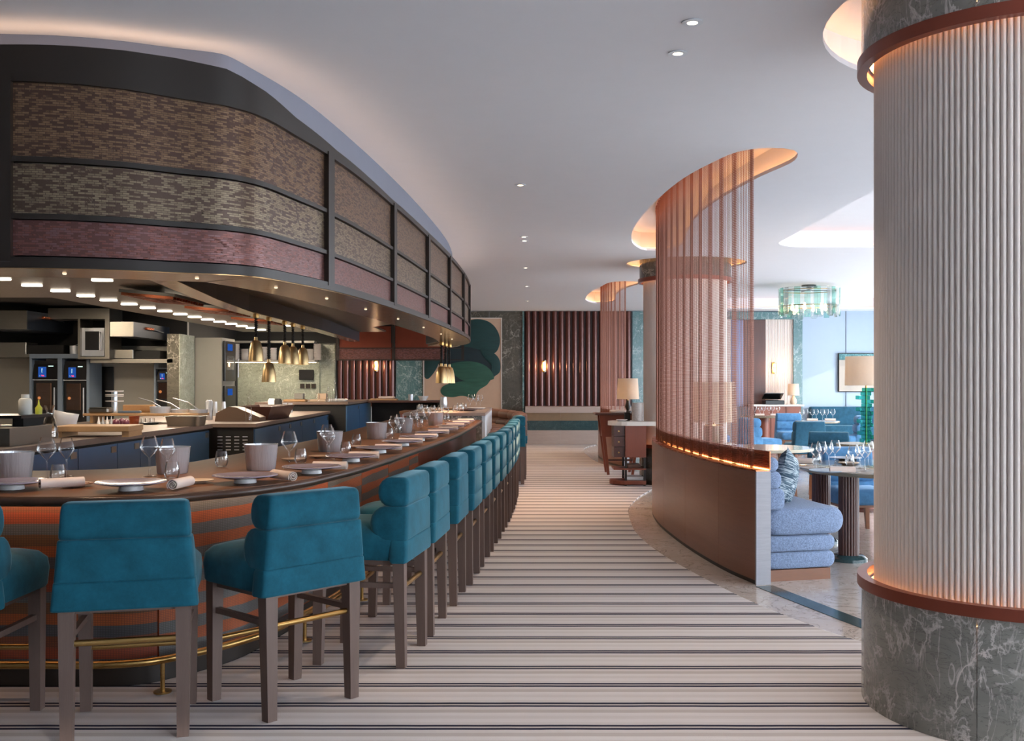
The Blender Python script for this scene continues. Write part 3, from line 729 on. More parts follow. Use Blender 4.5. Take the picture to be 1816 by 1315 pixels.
# small downlights in the brass soffit
for d in (0.5, 1.15, 1.8, 2.6, 3.6, 4.8, 6.2, 7.6, 9.0):
    s0 = mull[0] + d - 0.2; x, y = atlen(offs(HOOD, 0.2), arclen(offs(HOOD, 0.2)), s0 * arclen(offs(HOOD, 0.2))[-1] / L)
    MB().lathe([(0.0, 0), (0.008, 0), (0.011, 0.006)], 14, (x, y, ZB - 0.011)).build('soffit_light', emit('soffit_lamp%d' % int(d * 10), (1.0, 0.8, 0.55), 1.2), hood, None, True)
    spot('soffit_spot', (x, y, ZB - 0.02), 20, (1.0, 0.70, 0.44), 1.6, 0.9, 0.02)
# inner panel of the far side of the canopy, seen below the soffit
fh = thing('canopy_hood', 'far return of the canopy hood with plum panels above the back counter', 'canopy hood', (-3.0, 23.6, 2.0))
MB().box(-1.35, 1.6, 0.0, 0.06, 0.28, 0.30).build('rail', M['dark_metal'], fh)
MB().box(-1.35, 1.6, 0.0, 0.06, 0.0, 0.03).build('rail', M['dark_metal'], fh)
for x in (-1.35, -0.05, 1.56): MB().box(x, x + 0.06, -0.01, 0.06, 0.0, 1.245).build('mullion', M['dark_metal'], fh)
for x in (-1.28, 0.02):
    mb = MB(); a = mb.ring([(x, 0.02, 0.03), (x + 1.2, 0.02, 0.03), (x + 1.2, 0.02, 0.28), (x, 0.02, 0.28)]); mb.face(a, [(0, 0), (1.2, 0), (1.2, 0.25), (0, 0.25)]); mb.build('mosaic_panel', M['mos3'], fh)
    MB().box(x, x + 1.2, 0.03, 0.05, 0.3, 0.8).build('copper_panel', M['copperred'], fh)

# carpet
right = spline([(2.35, 5.3), (1.93, 5.82), (1.76, 6.2), (1.557, 6.83), (1.476, 7.16), (1.333, 7.89), (1.19, 8.82), (1.114, 9.93), (1.15, 10.9), (1.236, 11.9), (1.46, 13.0), (1.87, 14.4),
                (2.0, 15.2), (1.95, 16.6), (1.6, 17.8), (1.39, 18.75), (1.31, 20.1), (1.305, 21.95), (1.45, 23.2), (1.75, 24.2)], 0.15)
poly = [(-4.79, -3.9), (3.4, -3.9), (3.4, 3.6), (2.8, 4.6)] + right + [(0.0, 24.3), (-1.2, 19.2), (-0.98, 18.0), (-0.505, 17.1), (-0.505, 14.07), (-0.915, 14.07)] + offs(BAR, 0.355)[::-1]
tag(MB().prism(poly, 0.0, 0.014).build('striped_carpet', M['carpet']), 'pale grey wool carpet with thin navy double stripes along the aisle', 'carpet')


# ------------------------------------------------------------------ curved partitions with copper chain curtains
HW = spline([(1.72, 7.5), (1.615, 7.96), (1.50, 8.88), (1.43, 10.0), (1.42, 10.7), (1.46, 11.5), (1.56, 12.2)], 0.08)
HW2 = spline([(1.75, 17.75), (1.60, 18.5), (1.52, 19.5), (1.52, 20.6), (1.62, 21.6)], 0.1)
def halfwall(path, label, zt, seams):
    root = thing('half_height_partition', label, 'partition', (path[0][0], path[0][1], 0))
    L = arclen(path)[-1]; ed = [0.0] + seams + [L]
    for a, b in zip(ed, ed[1:]):
        MB().sweep(cut(path, a + (0.012 if a == 0 else 0.0015), b - 0.0015), [(0, 0.03), (-0.03, 0.03), (-0.03, zt), (0, zt)]).build('veneer_panel', M['partwood'], root, 40, True)
    MB().sweep(path, [(-0.032, 0.0), (-0.11, 0.0), (-0.11, zt), (-0.032, zt)]).build('partition_core', M['greywood'], root, 40, True)
    MB().sweep(path, [(-0.004, 0.0), (-0.03, 0.0), (-0.03, 0.028), (-0.004, 0.028)]).build('shadow_plinth', M['dark_metal'], root, 40, True)
    p, q = path[0], path[1]; d = Vector((q[0] - p[0], q[1] - p[1])).normalized(); n = Vector((-d.y, d.x))
    e = [Vector(p) + n * 0.003 - d * 0.012, Vector(p) - n * 0.113 - d * 0.012, Vector(p) - n * 0.113 + d * 0.01, Vector(p) + n * 0.003 + d * 0.01]
    MB().prism([(v.x, v.y) for v in e], 0.0, zt + 0.003).build('end_panel', M['greywood'], root, None, True)
    MB().sweep(path, [(0.0, zt + 0.001), (-0.11, zt + 0.001), (-0.11, zt + 0.012), (0.0, zt + 0.012)]).build('copper_cap', M['copper'], root, 40, True)
    MB().sweep(path, [(-0.095, zt + 0.012), (-0.105, zt + 0.012), (-0.105, zt + 0.018), (-0.095, zt + 0.018)]).build('light_strip', M['led'], root, 40, True)
    MB().sweep(path, [(-0.110, zt + 0.012), (-0.116, zt + 0.012), (-0.116, zt + 0.15), (-0.110, zt + 0.15)]).build('copper_upstand', M['copper'], root, 40, True)
    return root
halfwall(HW, 'curved brown veneer half wall carrying the near copper chain curtain', 0.835, [0.72, 1.75, 2.8, 3.8])
halfwall(HW2, 'curved half wall carrying the far copper chain curtain', 0.835, [1.0, 2.0, 3.0])
def chain_mesh(h, pitch=0.0135):
    mb = MB(); n = int(h / pitch); rings = []
    for k in range(n):
        for z, r in ((k * pitch, 0.0011), (k * pitch + pitch * 0.25, 0.0027), (k * pitch + pitch * 0.75, 0.0027)):
            rings.append([(r, 0, z), (0, r, z), (-r, 0, z), (0, -r, z)])
    mb.loft(rings, True, True); return mb
def curtain(path, label, z0, z1, step, per, band, start=0.03):
    root = thing('copper_chain_curtain', label, 'curtain', (path[0][0], path[0][1], z0))
    p = offs(path, -0.05); s = arclen(p); me = None; d = start; k = 0
    places = []
    while d < s[-1] - 0.02:
        j = k % per
        if j == 0:
            for q in range(band): places.append((d + q * 0.0075, (q % 2) * 0.008 - 0.004))
            d += band * 0.0075 + step * 0.6
        else:
            places.append((d, 0.0)); d += step
        k += 1
    for dd, off in places:
        x, y = atlen(p, s, dd); x2, y2 = atlen(p, s, dd + 0.01); t = Vector((x2 - x, y2 - y)); t = t.normalized() if t.length > 0 else Vector((0, 1))
        x += -t.y * off; y += t.x * off
        if me is None:
            o = chain_mesh(z1 - z0).build('chain_strand', M['chain'], root, 80); me = o.data
        else:
            o = bpy.data.objects.new('chain_strand', me); COL.objects.link(o); o.parent = root
        o.location = (x - path[0][0], y - path[0][1], 0)
    MB().sweep(cut(p, start, s[-1]), [(0.012, z1), (-0.012, z1), (-0.012, z1 + 0.03), (0.012, z1 + 0.03)]).build('hanging_track', M['copper'], root, 40, True)
    return len(places)
n1 = curtain(HW, 'near copper chain curtain above the brown veneer half wall', 0.85, 3.47, 0.0285, 9, 8, 0.15)
n2 = curtain(HW2, 'far copper chain curtain beside the host desk', 0.85, 3.47, 0.04, 7, 6)
print('strands', n1, n2)

# ---- boucle banquette behind the near partition
BQ = offs(HW, -0.118)
bq = thing('curved_banquette', 'light blue boucle banquette with rolled back against the half wall', 'banquette', (2.1, 7.6, 0))
def rnd(o0, o1, z0, z1, r, n=5):                # rounded cross-section
    out = []
    for cx, cz, a in ((o1 + r, z1 - r, PI / 2), (o1 + r, z0 + r, PI), (o0 - r, z0 + r, 1.5 * PI), (o0 - r, z1 - r, 0)):
        out += [(cx + r * math.cos(a + PI / 2 * k / n), cz + r * math.sin(a + PI / 2 * k / n)) for k in range(n + 1)]
    return out
bqp = BQ[1:]
def pillow(path, prof, name, m, root, bulge=0.05):
    """swept cushion whose ends are rounded off"""
    s = arclen(path); L = s[-1]
    cx = sum(a for a, b in prof) / len(prof); cz = sum(b for a, b in prof) / len(prof)
    def pf(i):
        e = min(s[i], L - s[i]); k = 1.0 if e > bulge else math.sqrt(max(0, 1 - (1 - e / bulge) ** 2)) * 0.35 + 0.65
        return [(cx + (a - cx) * k, cz + (b - cz) * k) for a, b in prof]
    fine = sorted(set([0, 0.15 * bulge, 0.4 * bulge, 0.7 * bulge] + [d for d in s if bulge < d < L - bulge] + [L - 0.7 * bulge, L - 0.3 * bulge, L]))
    p2 = [atlen(path, s, d) for d in fine]; s2 = fine
    def pf2(i):
        e = min(s2[i], L - s2[i]); k = 1.0 if e > bulge else math.sqrt(max(0, 1 - (1 - e / bulge) ** 2)) * 0.25 + 0.75
        return [(cx + (a - cx) * k, cz + (b - cz) * k) for a, b in prof]
    return MB().sweep(p2, pf2).build(name, m, root, 60, True)
pillow(bqp, rnd(-0.005, -0.69, 0.335, 0.545, 0.10), 'seat_cushion', M['boucle'], bq, 0.1)
pillow(bqp, rnd(-0.005, -0.60, 0.215, 0.335, 0.055), 'upper_roll', M['boucle'], bq, 0.05)
pillow(bqp, rnd(-0.005, -0.60, 0.085, 0.215, 0.06), 'lower_roll', M['boucle'], bq, 0.05)
MB().sweep(bqp, [(-0.01, 0.0), (-0.54, 0.0), (-0.54, 0.085), (-0.01, 0.085)]).build('plinth', M['plinthwood'], bq, 40, True)
for z0, z1, w in ((0.53, 0.70, 0.17), (0.69, 0.83, 0.14), (0.82, 0.935, 0.115)):
    pillow(bqp, rnd(-0.005, -w, z0, z1, 0.052), 'back_roll', M['boucle'], bq, 0.05)

def cushion(name, label, loc, w, h, t, rot, m):
    mb = MB(); N = 8; pts = {}
    for side in (1, -1):
        for i in range(N + 1):
            for j in range(N + 1):
                u = i / N * 2 - 1; v = j / N * 2 - 1
                e = (1 - abs(u) ** 2.5) * (1 - abs(v) ** 2.5)
                edge = i in (0, N) or j in (0, N)
                k = (0 if edge else side, i, j)
                if k not in pts:
                    pin = 1 - 0.06 * (1 - abs(u * v))*(1 if edge else 0)
                    pts[k] = mb.bm.verts.new((u * w / 2 * pin, side * t / 2 * e ** 0.5 if not edge else 0, v * h / 2 * pin))
        g = lambda i, j: pts[(0 if i in (0, N) or j in (0, N) else side, i, j)]
        for i in range(N):
            for j in range(N): mb.face([g(i, j), g(i + 1, j), g(i + 1, j + 1), g(i, j + 1)])
    o = mb.build(name, m, None, 70); o.location = loc; o.rotation_euler = rot
    return tag(o, label, 'cushion')
cm = NT('striped_cushion_cloth'); v = cm.coords((3, 3, 40)); f = cm.noise(v, 3, 3, 0.6, 1.0)
cm.set(cm.ramp(f, [(0.40, C(44, 66, 84)), (0.5, C(70, 96, 112)), (0.58, C(178, 190, 196))]), 0.85)
cushion('scatter_cushion', 'dark blue and white streaked cushion leaning on the banquette', (2.07, 7.99, 0.745), 0.42, 0.42, 0.17, (math.radians(8), math.radians(16), math.radians(68)), cm.m)
cushion('scatter_cushion', 'pale grey cushion on the banquette behind the streaked cushion', (1.93, 8.75, 0.745), 0.40, 0.40, 0.15, (math.radians(8), math.radians(16), math.radians(80)), M['shade'])

# ------------------------------------------------------------------ bar stools
def roll_mesh(wb_, wt_, prof, kzf=0.15):
    """upholstered roll: profile in (y, z), swept across x with rounded ends; width varies from bottom to top"""
    mb = MB(); cy = sum(p[0] for p in prof) / len(prof); cz = sum(p[1] for p in prof) / len(prof)
    z0 = min(p[1] for p in prof); z1 = max(p[1] for p in prof); rings = []
    for t, k in ((-1, 0.72), (-0.985, 0.86), (-0.95, 0.96), (-0.88, 1), (0.88, 1), (0.95, 0.96), (0.985, 0.86), (1, 0.72)):
        kz = 1 - (1 - k) * kzf; yb = min(p[0] for p in prof)
        rings.append([(t * (wb_ + (wt_ - wb_) * (z - z0) / (z1 - z0)) / 2, yb + (y - yb) * k + (1 - k) * 0.06, cz + (z - cz) * kz) for y, z in prof])
    mb.loft(rings, True, True); return mb
def rprof(y0, y1, z0, z1, rb, rf, n=4):        # back corners radius rb, front corners radius rf
    out = []
    for cy, cz, a, r in ((y0 + rb, z0 + rb, PI, rb), (y1 - rf, z0 + rf, 1.5 * PI, rf), (y1 - rf, z1 - rf, 0, rf), (y0 + rb, z1 - rb, PI / 2, rb)):
        out += [(cy + r * math.cos(a + PI / 2 * k / n), cz + r * math.sin(a + PI / 2 * k / n)) for k in range(n + 1)]
    return out
def make_stool(vm, inner=None):
    t = thing('bar_stool', 'teal velvet bar stool', 'bar stool')
    inner = inner or vm
    mb = MB(); rings = []
    for zz, e in ((0.575, 0.0), (0.585, 0.006), (0.66, 0.012), (0.705, 0.006), (0.735, -0.02), (0.752, -0.07), (0.758, -0.15)):
        w, yb, yf = 0.265 + e, -0.225 - min(e, 0) - 0.0, 0.27 + e; rr = 0.06; pts = []
        for cx, cy, a in ((w - rr, yf - rr, 0), (-w + rr, yf - rr, PI / 2), (-w + rr, yb + rr * 0.5 + 0.02, PI), (w - rr, yb + rr * 0.5 + 0.02, 1.5 * PI)):
            pts += [(cx + rr * math.cos(a + PI / 2 * q / 4), cy + (rr if a < PI else rr * 0.8) * math.sin(a + PI / 2 * q / 4), zz) for q in range(5)]
        rings.append(pts)
    mb.loft(rings, True, True); mb.build('seat', inner, t, 50)
    roll_mesh(0.575, 0.552, rprof(-0.266, -0.17, 0.562, 0.683, 0.012, 0.02)).build('back_skirt', vm, t, 55)
    roll_mesh(0.548, 0.52, rprof(-0.266, -0.06, 0.678, 0.855, 0.012, 0.085)).build('lower_back_roll', vm, t, 55)
    roll_mesh(0.514, 0.492, rprof(-0.266, -0.10, 0.850, 1.005, 0.03, 0.07), 0.5).build('upper_back_roll', vm, t, 55)
    for sx in (-1, 1):
        MB().bar((sx * 0.228, -0.215, 0.57), (sx * 0.226, -0.225, 0.0146), 0.062, 0.047).build('leg', M['legwood'], t)
        MB().bar((sx * 0.228, 0.215, 0.58), (sx * 0.226, 0.225, 0.0146), 0.058, 0.046).build('leg', M['legwood'], t)
        MB().bar((sx * 0.227, -0.20, 0.44), (sx * 0.227, 0.20, 0.44), 0.026).build('stretcher', M['legwood'], t)
    MB().cyl((-0.205, -0.218, 0.425), (0.205, -0.218, 0.425), 0.0135, n=10).build('brass_footrest', M['brass'], t, 60)
    MB().cyl((-0.205, 0.218, 0.30), (0.205, 0.218, 0.30), 0.0135, n=10).build('brass_footrest', M['brass'], t, 60)
    MB().box(-0.235, 0.235, -0.225, 0.235, 0.548, 0.574).build('seat_frame', M['legwood'], t)
    return t
stool = Proto(make_stool(M['velvet']))
def put_stool(proto, mx, my, deg, label):
    a = math.radians(deg); return proto.put((mx - math.sin(a) * 0.22, my + math.cos(a) * 0.22, 0.0), a, label, 'velvet stools along the bar')
SEATS = [(-2.43, 4.16, 0), (-1.65, 4.216, 14), (-0.964, 4.618, 48), (-0.607, 5.505, 82), (-0.532, 6.17, 85), (-0.452, 6.97, 86), (-0.383, 7.67, 86), (-0.327, 8.40, 86),
         (-0.275, 9.13, 87), (-0.225, 9.86, 87), (-0.18, 10.6, 87), (-0.148, 11.33, 88), (-0.118, 12.06, 88), (-0.10, 12.8, 89), (-0.09, 13.5, 90), (-0.035, 14.95, 95)]
LAB = ['teal velvet bar stool cut by the left edge, only seat and leg showing', 'teal velvet bar stool in the left foreground seen square from behind', 'teal velvet bar stool in the foreground at the rounded bar corner']
for i, (x, y, a) in enumerate(SEATS):
    lab = LAB[i] if i < 3 else 'teal velvet bar stool in the row along the aisle, %s beyond the corner stool' % ORD[i - 3]
    put_stool(stool, x, y, a, lab)
stool2 = Proto(make_stool(M['velvet'], M['leather'])); 
for o in stool2.root.children:
    if 'roll' in o.name: o.data.materials[0] = M['leather']
for i, (x, y, a) in enumerate([(-0.02, 15.7, 98), (-0.03, 16.45, 102), (-0.10, 17.25, 107), (-0.25, 17.95, 114), (-0.45, 18.65, 122), (-0.74, 19.35, 132)]):
    put_stool(stool2, x, y, a, 'stool with brown leather back rolls at the far bar bend, %s from the teal row' % ORD[i])

# ------------------------------------------------------------------ place settings on the bar
def make_plate():
    t = thing('dinner_plate', 'plate', 'plate')
    MB().lathe([(0.0, 0.026), (0.10, 0.026), (0.155, 0.038), (0.166, 0.041), (0.164, 0.045), (0.15, 0.043), (0.10, 0.033), (0.0, 0.032)], 36).build('dish', M['plate'], t, 50)
    MB().lathe([(0.0, 0.0), (0.052, 0.0), (0.058, 0.003), (0.054, 0.026), (0.0, 0.026)], 24).build('foot', M['china'], t, 40)
    return t
plate = Proto(make_plate())
def make_sideplate():
    mb = MB(); mb.lathe([(0.0, 0.0), (0.035, 0.0), (0.04, 0.006), (0.078, 0.014), (0.08, 0.017), (0.045, 0.012), (0.0, 0.011)], 28)
    return tag(mb.build('side_plate', M['sand'], None, 50), 'side plate', 'side plate')
splate = Proto(make_sideplate())
def make_napkin(L=0.20):
    mb = MB(); pr = []; n = 44; turns = 2.6
    for k in range(n):
        a = 2 * PI * turns * k / (n - 1); r = 0.006 + 0.021 * k / (n - 1); pr.append((r * math.cos(a), r * math.sin(a)))
    o = [(x * 1.12 + 0.0, z * 1.08 + 0.0) for x, z in pr]
    th = 0.0032
    inn = []
    for k in range(n):
        a = 2 * PI * turns * k / (n - 1); r = 0.006 + 0.021 * k / (n - 1) - th; inn.append((r * math.cos(a) * 1.12, r * math.sin(a) * 1.08))
    ring = o + inn[::-1]
    mb.loft([[(x + 0.002 * math.sin(y * 30), y, z + 0.0292) for x, z in ring] for y in (-L / 2, -L / 6, L / 6, L / 2)], True, False)
    m = len(o)
    for y, s in ((-L / 2, 1), (L / 2, -1)):
        a = mb.ring([(x, y, z + 0.0292) for x, z in o]); b = mb.ring([(x, y, z + 0.0292) for x, z in inn])
        for k in range(n - 1): mb.face([a[k], a[k + 1], b[k + 1], b[k]])
    return tag(mb.build('rolled_napkin', M['napkin'], None, 50), 'napkin', 'napkin')
napkin = Proto(make_napkin())
def glass_obj(name, prof, n=24):
    return tag(MB().lathe(prof, n).build(name, M['glass'], None, 60), 'glass', 'glass')
def bowl(r, z0, h, rim):                      # angular tulip bowl
    return [(0.004, z0), (r * 0.45, z0 + h * 0.14), (r * 0.8, z0 + h * 0.30), (r, z0 + h * 0.45), (r * 0.96, z0 + h * 0.55), (rim, z0 + h), (rim - 0.0012, z0 + h)]
FOOT = [(0.0, 0.0), (0.038, 0.0), (0.038, 0.002), (0.012, 0.006), (0.0045, 0.014), (0.0038, 0.05)]
wineL = Proto(glass_obj('wine_glass', FOOT + [(0.0038, 0.10)] + bowl(0.050, 0.105, 0.12, 0.032)))
wineS = Proto(glass_obj('wine_glass', FOOT + [(0.0038, 0.095)] + bowl(0.042, 0.098, 0.115, 0.028)))
tumb = Proto(glass_obj('tumbler', [(0.0, 0.004), (0.028, 0.004), (0.037, 0.02), (0.040, 0.035), (0.036, 0.07), (0.030, 0.098), (0.0288, 0.098), (0.035, 0.07), (0.038, 0.035), (0.027, 0.012), (0.0, 0.012)]))
bucket = Proto(tag(MB().lathe([(0.0, 0.0), (0.080, 0.0), (0.084, 0.006), (0.098, 0.148), (0.101, 0.152), (0.096, 0.152), (0.082, 0.01), (0.0, 0.008)], 32).build('wine_bucket', M['steel'], None, 40), 'bucket', 'wine bucket'))
def bar_frame(x, y):
    i = min(range(len(BAR)), key=lambda q: (BAR[q][0] - x) ** 2 + (BAR[q][1] - y) ** 2); n = normals(BAR)[i]; return BAR[i], n, SB[i]
PL = [(-2.47, 4.90), (-1.878, 4.86), (-1.43, 5.22), (-1.20, 5.756), (-1.12, 6.60), (-1.06, 7.43), (-0.985, 8.25), (-0.925, 8.97), (-0.87, 9.72), (-0.825, 10.45), (-0.80, 11.2), (-0.78, 11.95), (-0.765, 12.7)]
for i, (x, y) in enumerate(PL):
    w = 'beside the foot of the bar nearest the left edge' if i == 0 else 'on the bar, %s from the left edge' % ORD[i]
    plate.put((x, y, ZT), 0.3 * i, 'lilac glazed dinner plate on a white foot ' + ('at the left edge of the bar' if i == 0 else w), 'dinner plates on the bar')
    b, n, s_ = bar_frame(x, y); t = (n[1], -n[0])
    ang = math.atan2(n[1], n[0]) - PI / 2
    if i == 0: nx, ny, na = -2.24, 4.93, -0.9
    elif i == 1: nx, ny, na = -1.66, 4.93, -0.1
    elif i == 2: nx, ny, na = -1.26, 5.33, 0.75
    else: nx, ny, na = x + t[0] * 0.20 + 0.03, y + t[1] * 0.20, ang + 0.12
    napkin.put((nx, ny, ZT), na, 'blush linen napkin rolled beside the %s plate from the left on the bar' % ORD[i], 'rolled napkins on the bar')
for i, (px, py) in enumerate(((136, 863), (351, 857), (521, 818), (568, 813), (637, 795))):
    x, y, z = FL(px, py, ZT); splate.put((x, y, ZT), 0, 'small sand coloured side plate on the bar, %s from the left' % ORD[i], 'side plates on the bar')
kn = MB(); kn.box(-0.085, 0.03, -0.006, 0.006, 0, 0.004).box(0.03, 0.085, -0.009, 0.009, 0, 0.0025)
o = tag(kn.build('butter_knife', M['copper']), 'small copper butter knife lying on the leftmost side plate', 'knife'); q = FL(147, 858, ZT + 0.018); o.location = q; o.rotation_euler = (0, 0, 0.5)
GL = [(wineL, 83, 851, 'large'), (wineS, 118, 846, 'slim'), (wineL, 265, 846, 'large'), (wineS, 297, 848, 'slim'), (wineL, 513, 832, 'large'), (wineL, 580, 811, 'large'), (wineS, 584, 815, 'slim'),
      (wineL, 699, 783, 'large'), (wineL, 709, 779, 'large'), (wineS, 735, 769, 'slim'), (wineL, 747, 762, 'large'), (wineL, 757, 757, 'large'), (wineS, 733, 764, 'slim'), (wineL, 766, 754, 'large'), (wineS, 780, 753, 'slim'), (wineL, 790, 750, 'large')]
for i, (pr, px, py, sz) in enumerate(sorted(GL, key=lambda g: g[1])):
    x, y, z = FL(px, py, ZT); pr.put((x, y, ZT), 0, '%s stemmed wine glass on the bar, %s glass counted from the left' % (sz, ORD[i]), 'wine glasses on the bar')
TG = [(103, 858), (305, 852), (393, 829), (533, 823), (613, 808), (632, 792), (690, 779), (706, 769), (725, 762), (745, 758), (776, 754), (792, 748)]
for i, (px, py) in enumerate(TG):
    x, y, z = FL(px, py, ZT); tumb.put((x, y, ZT), 0, 'stemless water tumbler on the bar, %s tumbler from the left' % ORD[i], 'tumblers on the bar')
BK = [(25, 853), (306, 840), (463, 834), (585, 801), (668, 779), (716, 768), (772, 755)]
for i, (px, py) in enumerate(BK):
    x, y, z = FL(px, py, ZT); bucket.put((x, y, ZT), 0, 'tapered brushed steel wine bucket on the bar, %s from the left' % ORD[i], 'wine buckets on the bar')

# ------------------------------------------------------------------ open kitchen
def wb_(px0, px1, py0, py1, Y, dep):            # box whose front face fills these photo columns/rows at distance Y
    a = W(px0, py1, Y); b = W(px1, py0, Y); return (a[0], b[0], Y, Y + dep, a[2], b[2])
KC = offs(HOOD, 0.46)
struct(MB().prism([p for p in KC if p[1] < 15.7] + [(-2.6, 17.5), (-2.6, 19.2), (-5.3, 19.2), (-5.3, 11.4), (XL, 11.4), (XL, 5.26)], 2.45, 2.48).build('ceiling_kitchen', M['steel_dark']))
struct(MB().prism([(-5.31, 11.4), (-5.31, 19.2), (-2.7, 19.2), (-2.7, 24.9), (XL, 24.9), (XL, 11.4)], 3.0, 3.03).build('ceiling_kitchen_upper', M['matte_black']))
MB().box(-5.31, -5.29, 11.4, 19.2, 2.48, 3.0).build('canopy_side', M['darkblue'], bpy.data.objects['ceiling_kitchen'])
for kx, ky, kz, kp in ((-5.0, 9.6, 2.42, 20), (-4.8, 12.5, 2.42, 36), (-4.8, 15.5, 2.42, 48), (-4.4, 18.3, 2.42, 60), (-8.6, 16.5, 2.95, 130), (-6.4, 18.6, 2.95, 100), (-5.6, 22.8, 2.95, 80), (-9.0, 12.5, 2.95, 45)):
    area('kitchen_fill', (kx, ky, kz), (0, 0, 0), 0.3, 1.2, kp, (1.0, 0.82, 0.62))  # added fill to brighten the kitchen; the high ones have no fixture
kc = bpy.data.objects['ceiling_kitchen']
wk = struct(MB().box(XL, -6.95, 21.0, 21.1, 0, 3.0).build('wall_kitchen', M['grey_panel']))
MB().box(XL, -6.95, 20.97, 21.0, 2.25, 3.0).build('dark_upper_panel', M['matte_black'], wk)
struct(MB().box(-7.0, -6.95, 21.1, 24.8, 0, 3.0).build('wall_kitchen_return', M['matte_black']))
MB().box(-6.95, -2.75, 24.62, 24.66, 2.45, 3.0).build('dark_upper_panel', M['matte_black'], wk)
beam = thing('pass_beam', 'dark blue beam that carries the brass heat lamps over the pass', 'beam', (-3.0, 12, 2.3))
MB().sweep([(-2.62, 7.6), (-2.84, 9.4), (-2.97, 11.0), (-2.97, 15.0), (-3.1, 19.2)], [(0.0, 2.27), (0.16, 2.27), (0.16, 2.45), (0.0, 2.45)]).build('beam_body', M['darkblue'], beam, None, True)
MB().sweep([(-2.62, 7.6), (-2.84, 9.4), (-2.97, 11.0), (-2.97, 15.0), (-3.1, 19.2)], [(-0.012, 2.262), (0.172, 2.262), (0.172, 2.268), (-0.012, 2.268)]).build('beam_trim', M['brass_dim'], beam, None, True)
lp = None
for k in range(17):
    y = 8.7 + 0.6 * k
    o = MB().rbox(-0.09, 0.09, -0.035, 0.035, -0.015, 0.0, 0.005, 1).build('light_panel', M['panel_light'], kc); o.location = (-4.8 + 0.004 * k, y, 2.449)
for k in range(5):
    o = MB().rbox(-0.09, 0.09, -0.035, 0.035, -0.015, 0.0, 0.005, 1).build('light_panel', M['panel_light'], kc); o.location = (-3.9, 9.4 + 1.9 * k, 2.449)
def grill(loc, rz, label):
    t = thing('grease_filter', label, 'vent', loc, rz)
    MB().box(-0.5, 0.5, -0.28, 0.28, 0.03, 0.06).build('housing', M['steel_h'], t)
    for k in range(12): MB().bar((-0.47 + k * 0.085, -0.26, 0.016), (-0.47 + k * 0.085, 0.26, 0.016), 0.03).build('baffle', M['copper'], t)
    t.rotation_euler = (math.radians(5), 0, rz)
for i, (x, y) in enumerate(((-3.75, 10.6), (-3.72, 12.4), (-3.75, 14.4), (-5.7, 9.6))): grill((x, y, 2.345), PI / 2 if i < 3 else 0.1, 'copper baffle filter under the kitchen ceiling right of the light row, %s from the front' % ORD[i] if i < 3 else 'copper baffle filter under the kitchen ceiling left of the light row')

